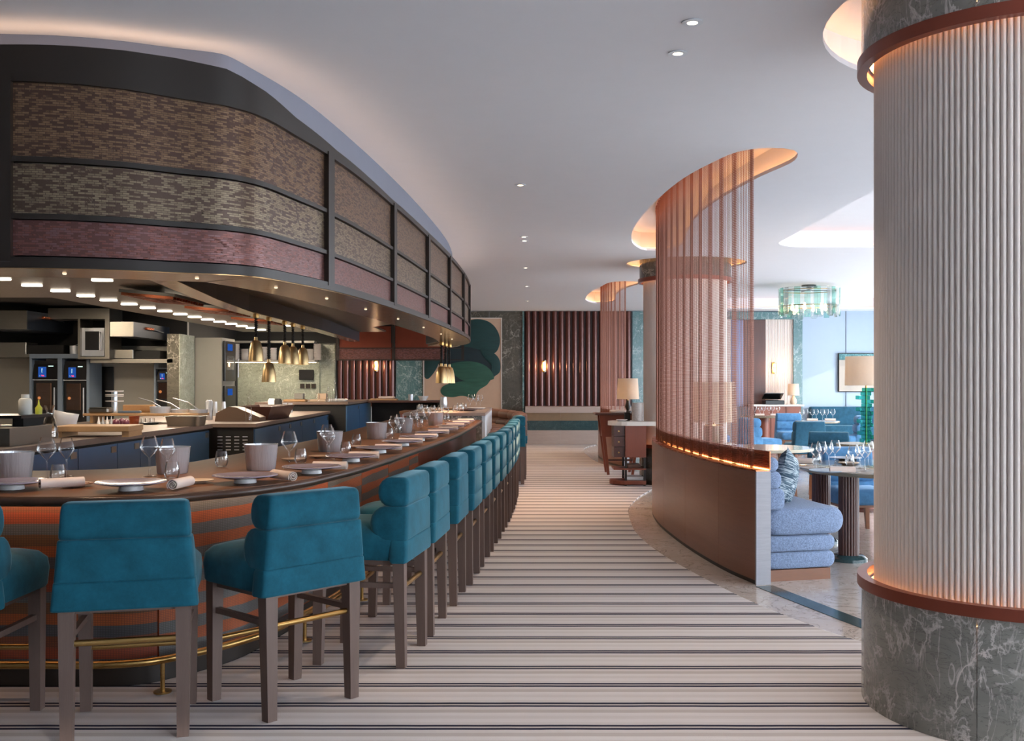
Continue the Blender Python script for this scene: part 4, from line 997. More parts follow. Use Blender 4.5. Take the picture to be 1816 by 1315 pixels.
# oven tower
M['oveninside'] = emit('oven_interior_glow', (0.42, 0.20, 0.10), 0.6)  # glowing sheet imitates the lamplit cavity behind the door glass
tw = thing('oven_tower', 'blue grey tower framing two black ovens at the left', 'oven tower', W(105, 840, 20.2)[:2] + (0,))
for px0, px1 in ((52, 56.5), (102, 110), (153.5, 158.5)): MB().box(*[v for v in (lambda b: (b[0], b[1], b[2], b[3], 0.0, b[5]))(wb_(px0, px1, 634, 780, 20.2, 0.6))]).build('upright', M['bluegrey'], tw, None, True)
MB().box(*wb_(52, 160, 628, 636, 20.15, 0.8)).build('top_shelf', M['bluegrey'], tw, None, True)
def oven(px0, px1, py0, py1, Y, label, glow=True):
    b = wb_(px0, px1, py0, py1, Y, 0.5); w = b[1] - b[0]; h = b[5] - b[4]
    t = thing('combi_oven', label, 'oven', ((b[0] + b[1]) / 2, Y, b[4]))
    MB().box(-w / 2, w / 2, 0.1, 0.5, 0, h).build('body', M['black'], t)
    MB().rbox(-w / 2 + 0.01, w / 2 - 0.01, 0.04, 0.1, 0.012, h * 0.715, 0.01, 1).build('door', M['black'], t)
    d = t.children[-1]
    MB().box(-w * 0.36, w * 0.22, 0.022, 0.026, h * 0.30, h * 0.68).build('door_glass', M['smoke'], d)
    MB().box(-w * 0.36, w * 0.22, 0.036, 0.039, h * 0.30, h * 0.68).build('lit_interior', M['oveninside'], d)
    MB().cyl((w * 0.38, 0.0, h * 0.2), (w * 0.38, 0.0, h * 0.62), 0.014, n=8).build('handle', M['steel'], d)
    if glow:
        MB().cyl((-w * 0.25, 0.035, h * 0.47), (-w * 0.25, 0.030, h * 0.47), 0.03, n=12).build('oven_light', M['ovenglow'], d)
        for k in range(6): MB().box(-w * 0.34, w * 0.2, 0.030, 0.034, h * (0.33 + 0.055 * k), h * (0.333 + 0.055 * k)).build('rack_wire', M['steel'], d)
    mb = MB(); a = mb.ring([(-w / 2 + 0.01, 0.1, h * 0.74), (w / 2 - 0.01, 0.1, h * 0.74), (w / 2 - 0.01, 0.1, h * 0.95), (-w / 2 + 0.01, 0.1, h * 0.95)])
    c = mb.ring([(-w / 2 + 0.01, 0.0, h * 0.74), (w / 2 - 0.01, 0.0, h * 0.74), (w / 2 - 0.01, 0.06, h * 0.95), (-w / 2 + 0.01, 0.06, h * 0.95)])
    for q in range(4): mb.face([a[q], a[(q + 1) % 4], c[(q + 1) % 4], c[q]])
    mb.face(c); cp = mb.build('control_panel', M['black'], t)
    def quad(x0, x1, f0, f1, nm, m, sk=0.0):
        q = MB(); zz = lambda f: h * (0.74 + 0.21 * f)
        yy = lambda f: 0.06 * f - 0.004
        q.face(q.ring([(x0 * w + sk, yy(f0), zz(f0)), (x1 * w + sk, yy(f0), zz(f0)), (x1 * w, yy(f1), zz(f1)), (x0 * w, yy(f1), zz(f1))])); q.build(nm, m, cp)
    quad(-0.30, 0.02, 0.12, 0.82, 'screen', M['screen'], 0.02)
    quad(-0.16, -0.05, 0.18, 0.28, 'red_icon', M['screen_red'], 0.018); quad(-0.24, -0.21, 0.18, 0.28, 'white_icon', M['screen_white'], 0.018)
    quad(-0.16, -0.13, 0.42, 0.72, 'white_icon', M['screen_white'], 0.006)
    quad(0.1, 0.3, 0.84, 0.9, 'maker_mark', M['screen_white'])
    MB().box(-w / 2, w / 2, 0.02, 0.1, h * 0.722, h * 0.732).build('trim_line', M['steel'], t)
    return t
oven(57, 101.5, 640, 765, 20.2, 'black combi oven with blue screen, leftmost in the tower')
oven(111, 153, 641, 765, 20.2, 'black combi oven with blue screen, right one of the tower')
MB_ = wb_(273, 308, 640, 730, 20.4, 0.5)
t3 = thing('oven_housing', 'narrow grey housing around the single oven beside the marble pillar', 'oven housing', ((MB_[0] + MB_[1]) / 2, 20.4, 0))
for a, b in ((273, 276), (304.5, 308)): q = wb_(a, b, 640, 730, 20.4, 0.6); MB().box(q[0], q[1], q[2], q[3], 0, q[5]).build('upright', M['bluegrey'], t3, None, True)
q = wb_(276, 304.5, 640, 655, 20.4, 0.6); MB().box(*q).build('vent_panel', M['bluegrey'], t3, None, True)
for k in range(4): MB().box(*wb_(281, 300, 646 + 1.9 * k, 646.9 + 1.9 * k, 20.39, 0.01)).build('vent_slot', M['matte_black'], t3, None, True)
oven(276.3, 304, 656, 730, 20.42, 'narrow black oven in the grey housing beside the marble pillar')
def wthing(name, label, cat, px0, px1, py0, py1, Y, dep, m, r=0.01):
    b = wb_(px0, px1, py0, py1, Y, dep); o = MB().rbox(*b, r, 1).build(name, m); return tag(o, label, cat)
# back line: worktops, salamander grills, microwave frame, doors
q = wb_(-40, 52, 628, 634, 20.15, 0.8); tag(MB().box(*q).build('steel_wall_shelf', M['steel_h']), 'steel wall shelf left of the oven tower', 'shelf')
q = wb_(160, 306, 637, 644, 20.0, 0.95); tag(MB().box(*q).build('steel_wall_shelf', M['steel_h']), 'steel wall shelf between oven tower and marble pillar', 'shelf')
for i, (xc, z0p, z1p, lab) in enumerate(((47, 551, 584, 'left'), (236, 571, 597, 'right'))):
    x1 = (xc - CX) * 19.0 / F; x0 = x1 - (0.95 if i == 0 else 0.43); za = HC + (CY - z1p) * 19.0 / F; zb = HC + (CY - z0p) * 19.0 / F
    t = thing('salamander_grill', '%s wall mounted salamander grill with steel front and dark side' % lab, 'grill', ((x0 + x1) / 2, 19.8, za))
    MB().box(x0, x1, 19.0, 19.03, za, zb).build('steel_front', M['steel_h'], t, None, True)
    MB().box(x0, x1, 19.03, 20.95, za, zb).build('casing', M['darkblue'], t, None, True)
    MB().rbox(x1 - 0.01, x1 + 0.05, 19.6, 19.95, zb - 0.12, zb - 0.07, 0.01, 1).build('grip', M['copper'], t, None, True)
    MB().cyl((x1 + 0.03, 19.95, zb - 0.1), (x1 + 0.03, 20.5, zb - 0.13), 0.012, n=8).build('lever', M['steel'], t, None, True)
wthing('steel_tray_stack', 'stack of steel trays on the shelf at the left edge', 'tray stack', -30, 46, 607, 629, 20.2, 0.5, M['steel_h'])
wthing('dark_crate', 'dark low crate on the shelf above the ovens', 'crate', 49, 113, 612, 629, 20.3, 0.5, M['matte_black'])
wthing('steel_tray_stack', 'short stack of steel trays on the shelf under the right grill', 'tray stack', 196, 236, 620, 636.5, 20.1, 0.5, M['steel_h'])
wthing('dark_crate', 'dark low crate on the shelf beside the marble pillar', 'crate', 239, 284, 622, 636.5, 20.2, 0.4, M['matte_black'])
pot = lambda name, label, cat, loc, r, h, m, flare=1.0: tag((lambda o: (setattr(o, 'location', loc), o)[1])(MB().lathe([(0, 0), (r, 0), (r * flare, h), (r * flare - 0.006, h), (r - 0.006, 0.006), (0, 0.006)], 24).build(name, m, None, 40)), label, cat)
p = W(133, 628, 20.3); pt = thing('saucepan', 'steel saucepan with two long handles above the ovens', 'saucepan', p)
MB().lathe([(0, 0), (0.1, 0), (0.1, 0.16), (0.095, 0.16), (0.095, 0.006), (0, 0.006)], 20).build('pot', M['steel'], pt, 40)
for s_ in (-1, 1): MB().cyl((s_ * 0.06, 0, 0.15), (s_ * 0.06 + 0.28, 0.02, 0.24), 0.008, n=6).build('handle', M['steel'], pt)
mf = thing('steel_gantry', 'steel frame holding the microwave above the oven tower', 'steel frame', W(140, 637, 19.9))
for b_ in ((186, 194, 556, 637), (138, 142, 566, 637)): MB().box(*wb_(*b_, 19.9, 0.6)).build('post', M['steel_h'], mf, None, True)
MB().box(*wb_(85, 194, 547, 566, 19.85, 0.65)).build('header', M['steel_h'], mf, None, True)
MB().box(*wb_(142, 186, 633, 637, 19.9, 0.6)).build('sill', M['steel_h'], mf, None, True)
mw = thing('microwave', 'steel microwave with black door inside the frame', 'microwave', W(164, 632, 19.95))
MB().box(*wb_(145, 185, 582, 632, 19.98, 0.5)).build('case', M['steel'], mw, None, True)
MB().box(*wb_(151, 175, 588, 621, 19.96, 0.03)).build('door', M['black'], mw, None, True)
MB().tube([W(178, 590, 19.95), W(178, 592, 19.88), W(178, 620, 19.88), W(178, 622, 19.95)], 0.012, 8).build('handle', M['steel'], mw, 60, True)
wthing('dark_door_panel', 'black door panel in the grey kitchen wall', 'door panel', 169, 201, 651, 790, 20.95, 0.04, M['black'])
# pillar and tall fridge
pil = thing('marble_pillar', 'square green marble pillar in the kitchen', 'pillar', (-7.0, 20.4, 0))
MB().box(-7.02, -6.78, 20.0, 20.005, 0, 2.45).build('shaded_front_slab', M['marble_dark'], pil, None, True)  # darker marble puts the shade of the front face into its colour
MB().box(-7.02, -6.785, 20.006, 20.9, 0, 2.45).build('core', M['marble_pale'], pil, None, True)
MB().box(-6.784, -6.77, 20.0, 20.9, 0, 2.45).build('lit_side_slab', M['marble_pale'], pil, None, True)  # paler marble puts the daylight on this side into its colour
fr = thing('tall_oven_cabinet', 'tall grey cabinet with ovens on its side beside the pillar', 'cabinet', (-6.5, 21.4, 0))
MB().box(-6.80, -6.24, 21.0, 21.95, 0, 2.42).build('carcass', M['grey_panel'], fr, None, True)
for z0, z1 in ((1.52, 2.36), (0.9, 1.42)):
    MB().rbox(-6.24, -6.19, 21.08, 21.85, z0, z1, 0.01, 1).build('oven_door', M['black'], fr, None, True)
    MB().box(-6.189, -6.185, 21.25, 21.6, z1 - 0.2, z1 - 0.06).build('screen', M['screen'], fr, None, True)
MB().box(-6.189, -6.186, 21.2, 21.7, 1.75, 2.05).build('door_glass', M['smoke'], fr, None, True)
MB().cyl((-6.187, 21.35, 1.87), (-6.184, 21.35, 1.87), 0.05, n=12).build('oven_light', M['ovenglow'], fr, None, True)
MB().cyl((-6.15, 21.9, 1.6), (-6.15, 21.9, 2.0), 0.014, n=8).build('handle', M['steel'], fr, None, True)
# marble splashback, shelves with crockery
sb = thing('splashback', 'pale green veined marble splashback under the plate shelf', 'splashback', (-6.0, 24.7, 0.9))
for k in range(3): MB().box(-7.0 + k * 0.68 + 0.001, -7.0 + (k + 1) * 0.68 - 0.001, 24.7, 24.78, 0.5, 2.02).build('marble_slab', M['marble_pale'], sb, None, True)
MB().box(-6.95, -4.98, 24.72, 24.78, 2.02, 2.45).build('niche_back', M['matte_black'], sb, None, True)
for i, (py, lab) in enumerate(((639, 'lower lit'), (605, 'upper'))):
    z = HC + (CY - py) * 24.4 / F
    sh = thing('plate_shelf', '%s grey shelf for crockery above the marble splashback' % lab, 'shelf', (-6.0, 24.5, z))
    MB().box(-0.95, 1.0, -0.2, 0.22, -0.05, 0.0).build('board', M['grey_panel'], sh)
    if i == 0: MB().box(-0.95, 1.0, -0.05, 0.0, -0.06, -0.051).build('light_strip', M['led_white'], sh)
zsh = HC + (CY - 639) * 24.4 / F
def stack(label, px, n, r, m):
    x = (px - CX) * 24.4 / F; t = thing('plate_stack', label, 'plates', (x, 24.4, zsh))
    for k in range(n):
        MB().lathe([(0, 0), (r * 0.6, 0), (r, 0.022), (r, 0.026), (r * 0.6, 0.008), (0, 0.006)], 20, (0, 0, k * 0.024)).build('plate', m, t, 40)
for i, (px, n) in enumerate(((418, 16), (434, 11), (467, 13), (484, 12), (505, 9), (522, 10), (550, 11), (563, 16))):
    stack('stack of pale plates on the lit shelf, %s from the left' % ORD[i], px, n, 0.1, M['china'])
tvt = thing('wall_screen', 'small black screen on the marble splashback', 'screen', W(543, 665, 24.65))
MB().rbox(*wb_(530, 556, 656, 674, 24.63, 0.05), 0.01, 1).build('bezel', M['matte_black'], tvt, None, True)
MB().box(*wb_(531, 555, 657, 673, 24.628, 0.002)).build('panel', M['black'], tvt, None, True)
for k in range(3): wthing('socket_plate', 'bronze socket plate under the small screen, %s of three' % ORD[k], 'socket', 532 + 10 * k, 540 + 10 * k, 681, 689, 24.67, 0.02, M['dark_metal'], 0.003)

# islands
def island(name, label, poly, zt, th, face, doors, xface):
    t = thing(name, label, 'kitchen island', (poly[0][0], poly[0][1], 0))
    MB().prism(poly, zt - th, zt).build('worktop', M['stonetop'], t, None, True)
    cx = sum(p[0] for p in poly) / len(poly); cy = sum(p[1] for p in poly) / len(poly)
    ins = [(p[0] + (0.05 if p[0] < cx else -0.05), p[1] + (0.04 if p[1] < cy else -0.04)) for p in poly]
    MB().prism(ins, 0.0, zt - th - 0.001).build('carcass', M['matte_black'], t, None, True)
    a, b = Vector(ins[0]), Vector(ins[1]); d = (b - a).normalized(); n = Vector((d.y, -d.x))
    for k, (y0, y1, z0) in enumerate(doors):
        s0 = (y0 - a.y) / d.y; s1 = (y1 - a.y) / d.y; A = a + d * (s0 + 0.006); B = a + d * (s1 - 0.006)
        q = [A, B, B + n * 0.022, A + n * 0.022]
        o = MB().prism([(v.x, v.y) for v in q], z0, zt - th - 0.03).build('door', M['navy'], t, None, True)
        m = B - d * 0.16; q = [m, m + d * 0.12, m + d * 0.12 + n * 0.03, m + n * 0.03]
        MB().prism([(v.x, v.y) for v in q], zt - th - 0.12, zt - th - 0.055).build('recess_pull', M['steel_h'], o, None, True)
    return t
ZI = 0.93
island('kitchen_island', 'petrol blue kitchen island with stone worktop at the left', [(-4.44, 7.2), (-4.24, 13.86), (-6.7, 13.86), (-6.7, 7.2)], ZI, 0.06, None,
       [(7.26, 8.45, 0.1), (8.45, 10.0, 0.1), (10.0, 10.9, 0.1), (10.9, 11.5, 0.1), (11.5, 13.8, 0.1)], None)
i2 = island('kitchen_island', 'petrol blue pass island with louvred end under the brass heat lamps', [(-3.66, 13.9), (-3.80, 20.0), (-6.3, 20.0), (-6.3, 13.9)], ZI, 0.05, None,
            [(13.96, 15.6, 0.1), (15.6, 16.4, 0.4), (16.4, 17.3, 0.4), (17.3, 18.5, 0.1), (18.5, 19.95, 0.1)], None)
for r_ in range(5):
    for c_ in range(4): MB().rbox(-4.20 + c_ * 0.115, -4.13 + c_ * 0.115, 13.932, 13.939, 0.56 + r_ * 0.045, 0.575 + r_ * 0.045, 0.004, 1).build('louvre', M['steel'], i2, None, True)
island('raised_counter', 'raised petrol blue counter at the far end of the pass', [(-3.46, 20.03), (-3.46, 23.3), (-5.3, 23.3), (-5.3, 20.03)], 1.10, 0.045, None, [(20.07, 21.6, 0.1), (21.6, 23.25, 0.1)], None)
bc = thing('back_counter', 'dark back counter with an open front behind the marble block', 'counter', (-2.4, 22.8, 0))
MB().box(-3.42, -1.75, 22.35, 23.2, 1.05, 1.09).build('worktop', M['darkwood'], bc, None, True)
MB().box(-3.42, -1.85, 22.9, 23.15, 0.0, 1.05).build('back_panel', M['matte_black'], bc, None, True)
MB().box(-1.9, -1.85, 22.4, 22.9, 0.0, 1.05).build('side_panel', M['matte_black'], bc, None, True)

# ---- heat lamps
def make_lamp():
    t = thing('heat_lamp', 'lamp', 'heat lamp')          # origin at the bottom rim
    MB().lathe([(0.085, 0), (0.082, 0.06), (0.072, 0.14), (0.055, 0.21), (0.035, 0.235), (0.0, 0.24), ], 28).build('shade', M['brass_lamp'], t, 50)
    MB().lathe([(0.0, 0.235), (0.022, 0.235), (0.018, 0.275), (0.0, 0.28)], 12).build('cap', M['brass_lamp'], t, 40)
    MB().lathe([(0.0, 0.03), (0.045, 0.04), (0.03, 0.08), (0.0, 0.1)], 14).build('bulb', M['lamp'], t, 60)
    return t
hl = Proto(make_lamp())
def coil(parent, z0, z1, name='coiled_cord'):
    n = int((z1 - z0) / 0.022) * 8
    MB().tube([(0.016 * math.cos(k * PI / 4), 0.016 * math.sin(k * PI / 4), z0 + (z1 - z0) * k / n) for k in range(n + 1)], 0.0065, 5).build(name, M['matte_black'], parent, 60)
    MB().cyl((0, 0, z0 - 0.01), (0, 0, z0 + (z1 - z0) * 0.75), 0.013, n=8).build('cord_sleeve', M['matte_black'], parent, 60)
    MB().lathe([(0.0, z1 - 0.03), (0.03, z1 - 0.03), (0.034, z1 - 0.01), (0.034, z1), (0.0, z1)], 14).build('ceiling_hook', M['brass'], parent, 40)
HL = [(454, 641, 11.58), (477, 678, 12.17), (505, 645, 12.98), (519.5, 646.5, 13.44), (537, 647.5, 14.04)]
for i, (px, py, Y) in enumerate(HL):
    x, y, z = W(px, py, Y); hl.used = True
    o = make_lamp() if i or True else None
    o.location = (x, y, z); o['label'] = 'brass heat lamp on a black coiled cord over the pass, %s from the left' % ORD[i]; o['group'] = 'heat lamps over the pass'
    coil(o, 0.27, 2.262 - z)
    spot('heat_lamp_light', (x, y, z + 0.02), 28, (1.0, 0.62, 0.34), 1.5, 0.6, 0.04)
for i, (px, py, Y) in enumerate(((783, 680, 14.2), (790, 680, 14.6), (797, 680, 15.0))):
    x, y, z = W(px, py, Y); o = make_lamp(); o.location = (x, y, z); o['label'] = 'brass heat lamp above the marble service block, %s of three' % ORD[i]; o['group'] = 'heat lamps over the marble block'
    coil(o, 0.27, 2.045 - z)
    spot('heat_lamp_light', (x, y, z + 0.02), 28, (1.0, 0.62, 0.34), 1.5, 0.6, 0.04)
for ob in [hl.root] + list(hl.root.children): bpy.data.objects.remove(ob, do_unlink=True)

# ---- utensils on the islands
def put(o, loc, rz=0): o.location = loc; o.rotation_euler = (0, 0, rz); return o
def spun(name, label, cat, px, py, z, prof, m, group=None, n=20):
    return put(tag(MB().lathe(prof, n).build(name, m, None, 45), label, cat, group), FL(px, py, z))
spun('glass_carafe', 'clear glass carafe standing on the left island', 'carafe', 88, 778, ZI, [(0, 0.004), (0.075, 0.004), (0.082, 0.02), (0.078, 0.09), (0.05, 0.19), (0.032, 0.24), (0.033, 0.27), (0.05, 0.335), (0.049, 0.335), (0.03, 0.27), (0.029, 0.24), (0.047, 0.19), (0.075, 0.09), (0.078, 0.02), (0.07, 0.012), (0, 0.012)], thin_glass('carafe_glass', (0.93, 0.92, 0.9), 0.35, milk=1.0), None, 28)
spun('copper_beaker', 'small copper beaker on the left island beside the board', 'beaker', 238, 763, ZI, [(0, 0), (0.042, 0), (0.062, 0.165), (0.058, 0.165), (0.039, 0.006), (0, 0.006)], M['copper'])
bo = thing('chopping_board', 'thick maple chopping board on feet on the left island', 'chopping board', FL(185, 776, ZI), 0.08)
MB().rbox(-0.52, 0.25, 0.0, 0.5, 0.055, 0.115, 0.006, 1).build('board', M['blockwood'], bo)
for x in (-0.50, 0.17): MB().box(x, x + 0.07, 0.02, 0.48, 0.0, 0.055).build('foot', M['blockwood'], bo)
cl = cushion('folded_cloth', 'crumpled white cloth behind the chopping board', FL(116, 768, ZI)[:2] + (ZI + 0.14,), 0.26, 0.2, 0.1, (0.3, 0.2, 0.3), M['china']); cl['category'] = 'cloth'
tm = thing('card_terminal', 'grey card terminal lying at the left end of the island', 'card terminal', (FL(44, 786, ZI)[0], 8.72, ZI), -0.5)
mb = MB(); a = [(-0.13, 0.0), (0.13, 0.0), (0.13, 0.075), (-0.06, 0.05), (-0.13, 0.02)]
mb.loft([[(x, y, z) for x, z in a] for y in (-0.07, 0.07)]); mb.build('terminal_body', plain('terminal_grey', C(96, 104, 112), 0.35), tm)
q = MB(); q.face(q.ring([(-0.05, -0.055, 0.0535), (0.11, -0.055, 0.0735), (0.11, 0.055, 0.0735), (-0.05, 0.055, 0.0535)])); q.build('keypad', M['black'], tm)
su = thing('steel_counter_unit', 'steel counter unit with a black shelf at the left edge', 'counter unit', (-4.85, 9.3, ZI))
MB().box(-0.55, 0.32, -0.35, 0.45, 0.0, 0.16).build('steel_box', M['steel_h'], su)
MB().box(-0.75, 0.25, 0.0, 0.6, 0.235, 0.262).build('shelf', M['black'], su)
MB().box(0.12, 0.22, 0.1, 0.5, 0.16, 0.235).build('support', M['matte_black'], su)
zs = ZI + 0.262
for i, (x, r, h, m, lab) in enumerate(((-5.25, 0.04, 0.085, 'sand', 'pale'), (-5.15, 0.045, 0.08, 'olive', 'olive'), (-5.03, 0.05, 0.08, 'blockwood', 'tan'))):
    put(tag(MB().lathe([(0, 0), (r, 0), (r * 1.1, h), (r * 0.95, h), (0, h * 0.9)], 16).build('spice_tub', M[m], None, 40), '%s tub on the black shelf at the left edge' % lab, 'tub'), (x, 9.6, zs))
put(tag(MB().lathe([(0, 0), (0.055, 0), (0.06, 0.01), (0.06, 0.13), (0.05, 0.15), (0.036, 0.155), (0.036, 0.19), (0, 0.19)], 20).build('plastic_bottle', plain('milky_plastic', C(214, 210, 200), 0.35), None, 40), 'milky plastic bottle on the black shelf beside the carafe', 'bottle'), (-4.72, 9.62, zs))
put(tag(MB().lathe([(0, 0), (0.03, 0), (0.032, 0.06), (0.01, 0.09), (0.004, 0.14), (0, 0.14)], 12).build('squeeze_bottle', plain('lime_sauce', C(190, 190, 60), 0.4), None, 40), 'yellow green squeeze bottle on the black shelf', 'bottle'), (-4.64, 9.72, zs))
for i in range(4): spun('shaker', 'small steel shaker on the left island, %s of four' % ORD[i], 'shaker', 175 + 7.5 * i, 757 - 0.4 * i, ZI, [(0, 0), (0.022, 0), (0.022, 0.05), (0.012, 0.075), (0.004, 0.125), (0, 0.125)], M['steel'] if i % 2 else M['china'], None, 12)
on = plain('red_onion_skin', C(96, 44, 62), 0.3)
for i, (px, py) in enumerate(((206, 757), (216, 755), (224, 757))): spun('red_onion', 'red onion on the left island, %s of three' % ORD[i], 'onion', px, py, ZI, [(0, 0), (0.03, 0.006), (0.048, 0.04), (0.04, 0.075), (0.01, 0.095), (0, 0.105)], on)
def steel_pan(label, px0, px1, py, z, h, dep, m='steel_h'):
    a = FL(px0, py, z); b = FL(px1, py, z); w = (b[0] - a[0]) / 2
    o = MB(); rr = lambda s_, zz, e: [(x * s_, y * s_, zz) for x, y in rrect(-w - e, w + e, -dep / 2 - e, dep / 2 + e, 0.05, 3)]
    o.loft([rr(1, 0, -0.02), rr(1, h, 0), rr(1, h, 0.02), rr(1, h + 0.006, 0.02), rr(1, h + 0.006, -0.004), rr(1, 0.01, -0.03)], True, True)
    return put(tag(o.build('roasting_pan', M[m], None, 40), label, 'pan'), ((a[0] + b[0]) / 2, a[1] + dep / 2, z))
steel_pan('large steel roasting pan at the end of the left island', 291, 354, 757, ZI, 0.125, 0.34)
steel_pan('black tray of small pots on the left island', 250, 273, 754, ZI, 0.02, 0.25, 'black')
for i in range(3): spun('glass_pot', 'little glass pot on the black tray, %s of three' % ORD[i], 'pot', 254 + 8 * i, 750, ZI + 0.012, [(0, 0), (0.03, 0), (0.032, 0.06), (0.029, 0.06), (0.027, 0.006), (0, 0.006)], M['glass'])
# raised wooden board with pans behind the left island's end
rb = thing('raised_board', 'long maple gantry board across the left island', 'board', (-5.3, 14.3, ZI))
MB().rbox(-0.8, 0.8, -0.25, 0.25, 0.10, 0.135, 0.006, 1).build('board', M['blockwood'], rb)
for x in (-0.72, 0.68): MB().box(x, x + 0.04, -0.2, 0.2, 0.0, 0.10).build('support', M['blockwood'], rb)
zb = ZI + 0.136
def on(px, Y): return ((px - CX) * Y / F, Y, zb)
put(tag(MB().rbox(-0.14, 0.14, -0.12, 0.12, 0, 0.08, 0.02, 1).build('steel_box', M['steel_h']), 'steel food box on the gantry board', 'box'), on(180, 14.2))
ts = thing('tiered_stand', 'tiered stand of white dishes on the gantry board', 'stand', on(203, 14.3))
MB().cyl((0, 0, 0), (0, 0, 0.30), 0.042, n=16).build('stem', M['steel'], ts, 40)
for z in (0.16, 0.23, 0.25, 0.30): MB().lathe([(0, z), (0.12, z), (0.125, z + 0.012), (0, z + 0.012)], 24).build('dish', M['china'], ts, 40)
put(tag(MB().rbox(-0.16, 0.16, -0.03, 0.03, 0, 0.035, 0.012, 2).build('blue_case', M['bluegrey']), 'blue grey case lying on the gantry board', 'case'), on(230, 14.15))
put(tag(MB().rbox(-0.22, 0.22, -0.05, 0.05, 0, 0.11, 0.01, 1).build('wooden_box', M['blockwood']), 'long wooden box behind the blue grey case', 'box'), on(247, 14.48))
def pan(label, px, Y, r, h, hx, hz, m='steel'):
    t = thing('saute_pan', label, 'pan', on(px, Y))
    MB().lathe([(0, 0), (r * 0.95, 0), (r, h), (r - 0.006, h), (r * 0.93, 0.006), (0, 0.006)], 24).build('pan_body', M[m], t, 40)
    MB().tube([(0, 0, h), (hx * 0.4, 0, h + hz * 0.6), (hx, 0, h + hz)], 0.009, 6).build('handle', M['steel'], t, 60)
pan('deep steel pan with a long handle on the gantry board', 284, 14.2, 0.14, 0.09, -0.3, 0.12)
pan('shallow steel pan whose handle points up left', 319, 14.38, 0.13, 0.05, -0.34, 0.14)
pan('wide steel pan nearest the pillar on the gantry board', 352, 14.25, 0.13, 0.05, -0.36, 0.16)
# pass island
for i, (px, py, h, r) in enumerate(((371, 745, 0.30, 0.05), (382, 738, 0.24, 0.042), (397, 738, 0.24, 0.042))):
    spun('steel_shaker', 'tall steel cocktail tin on the pass island, %s from the left' % ORD[i], 'shaker', px, py, ZI, [(0, 0), (r, 0), (r * (1.15 if i == 0 else 0.75), h * 0.9), (r * 0.7, h), (0, h)], M['steel'])
wr_ = thing('ticket_printer', 'brown wedge shaped ticket rest with paper on the pass island', 'ticket rest', FL(420, 748, ZI), 0.0)
mb = MB(); a = [(-0.32, 0.0), (0.33, 0.0), (0.33, 0.06), (0.0, 0.2), (-0.12, 0.215), (-0.30, 0.12)]
mb.loft([[(x, y, z) for x, z in a] for y in (0.0, 0.35)]); mb.build('wedge_body', plain('brown_enamel', C(110, 86, 68), 0.4), wr_)
q = MB(); q.face(q.ring([(-0.10, -0.005, 0.217), (0.02, -0.005, 0.196), (0.02, 0.3, 0.196), (-0.10, 0.3, 0.217)])); q.build('paper', M['china'], wr_)
def bottle(name, label, px, py, z, h, r, m):
    return spun(name, label, 'bottle', px, py, z, [(0, 0), (r, 0), (r, h * 0.55), (r * 0.4, h * 0.75), (r * 0.35, h), (0, h)], m, None, 14)
bottle('water_bottle', 'clear water bottle in front of the ticket rest', 441, 747, ZI, 0.36, 0.045, M['glass']).location = (-487 * 14.45 / F, 14.45, ZI)
tr = thing('wooden_trough', 'dark wooden trough on the pass island under the lamps', 'trough', (-4.08, 16.0, ZI))
mb = MB(); mb.loft([[(-0.28, -0.2, z_) if False else (x, y, z_) for x, y in ((-0.22 - e, -0.7 - e), (0.22 + e, -0.7 - e), (0.22 + e, 0.7 + e), (-0.22 - e, 0.7 + e))] for z_, e in ((0, 0), (0.2, 0.08), (0.2, 0.06), (0.02, -0.01))]); mb.build('trough_body', M['darkwood'], tr)
for i, px in enumerate((482, 493)): spun('canister', ('white' if i == 0 else 'dark') + ' canister behind the wooden trough', 'canister', px, 732, ZI, [(0, 0), (0.07, 0), (0.075, 0.22), (0.05, 0.26), (0, 0.26)], M['china'] if i == 0 else M['matte_black'])
for i, (px, py, m) in enumerate(((505, 731, 'steel'), (515, 732, 'steel'))): spun('steel_beaker', 'steel beaker beside the trough, ' + ('left' if i == 0 else 'right') + ' one', 'beaker', px, py, ZI, [(0, 0), (0.04, 0), (0.045, 0.17), (0.04, 0.17), (0.036, 0.01), (0, 0.01)], M[m])
zr = 1.10
for i, (px, py, h) in enumerate(((582, 716, 0.3), (594, 714, 0.42), (563, 718, 0.24))): bottle('spirit_bottle', 'glass bottle on the raised counter, %s' % ('left of the tall one', 'the tallest', 'the shortest')[i], px, py, zr, h, 0.045, M['glass']).location = ((px - CX) * 20.45 / F, 20.45, zr)
for i, (x, y, w, m) in enumerate(((-4.6, 20.5, 0.22, 'blockwood'), (-4.15, 20.6, 0.16, 'sand'), (-4.75, 21.2, 0.2, 'steel_h'), (-3.9, 21.4, 0.18, 'china'))):
    put(tag(MB().rbox(-w, w, -0.14, 0.14, 0, 0.05, 0.015, 1).build('serving_tray', M[m]), '%s serving tray on the raised counter' % ('wooden', 'sand coloured', 'steel', 'white')[i], 'tray'), (x, y, zr))
    if i < 2:
        put(tag(MB().rbox(-0.09, 0.09, -0.09, 0.09, 0, 0.12, 0.01, 1).build('storage_tin', M['sand'] if i else M['grey_panel']), ('sand' if i else 'grey') + ' storage tin standing on a serving tray', 'tin'), (x + 0.08, y, zr + 0.051))
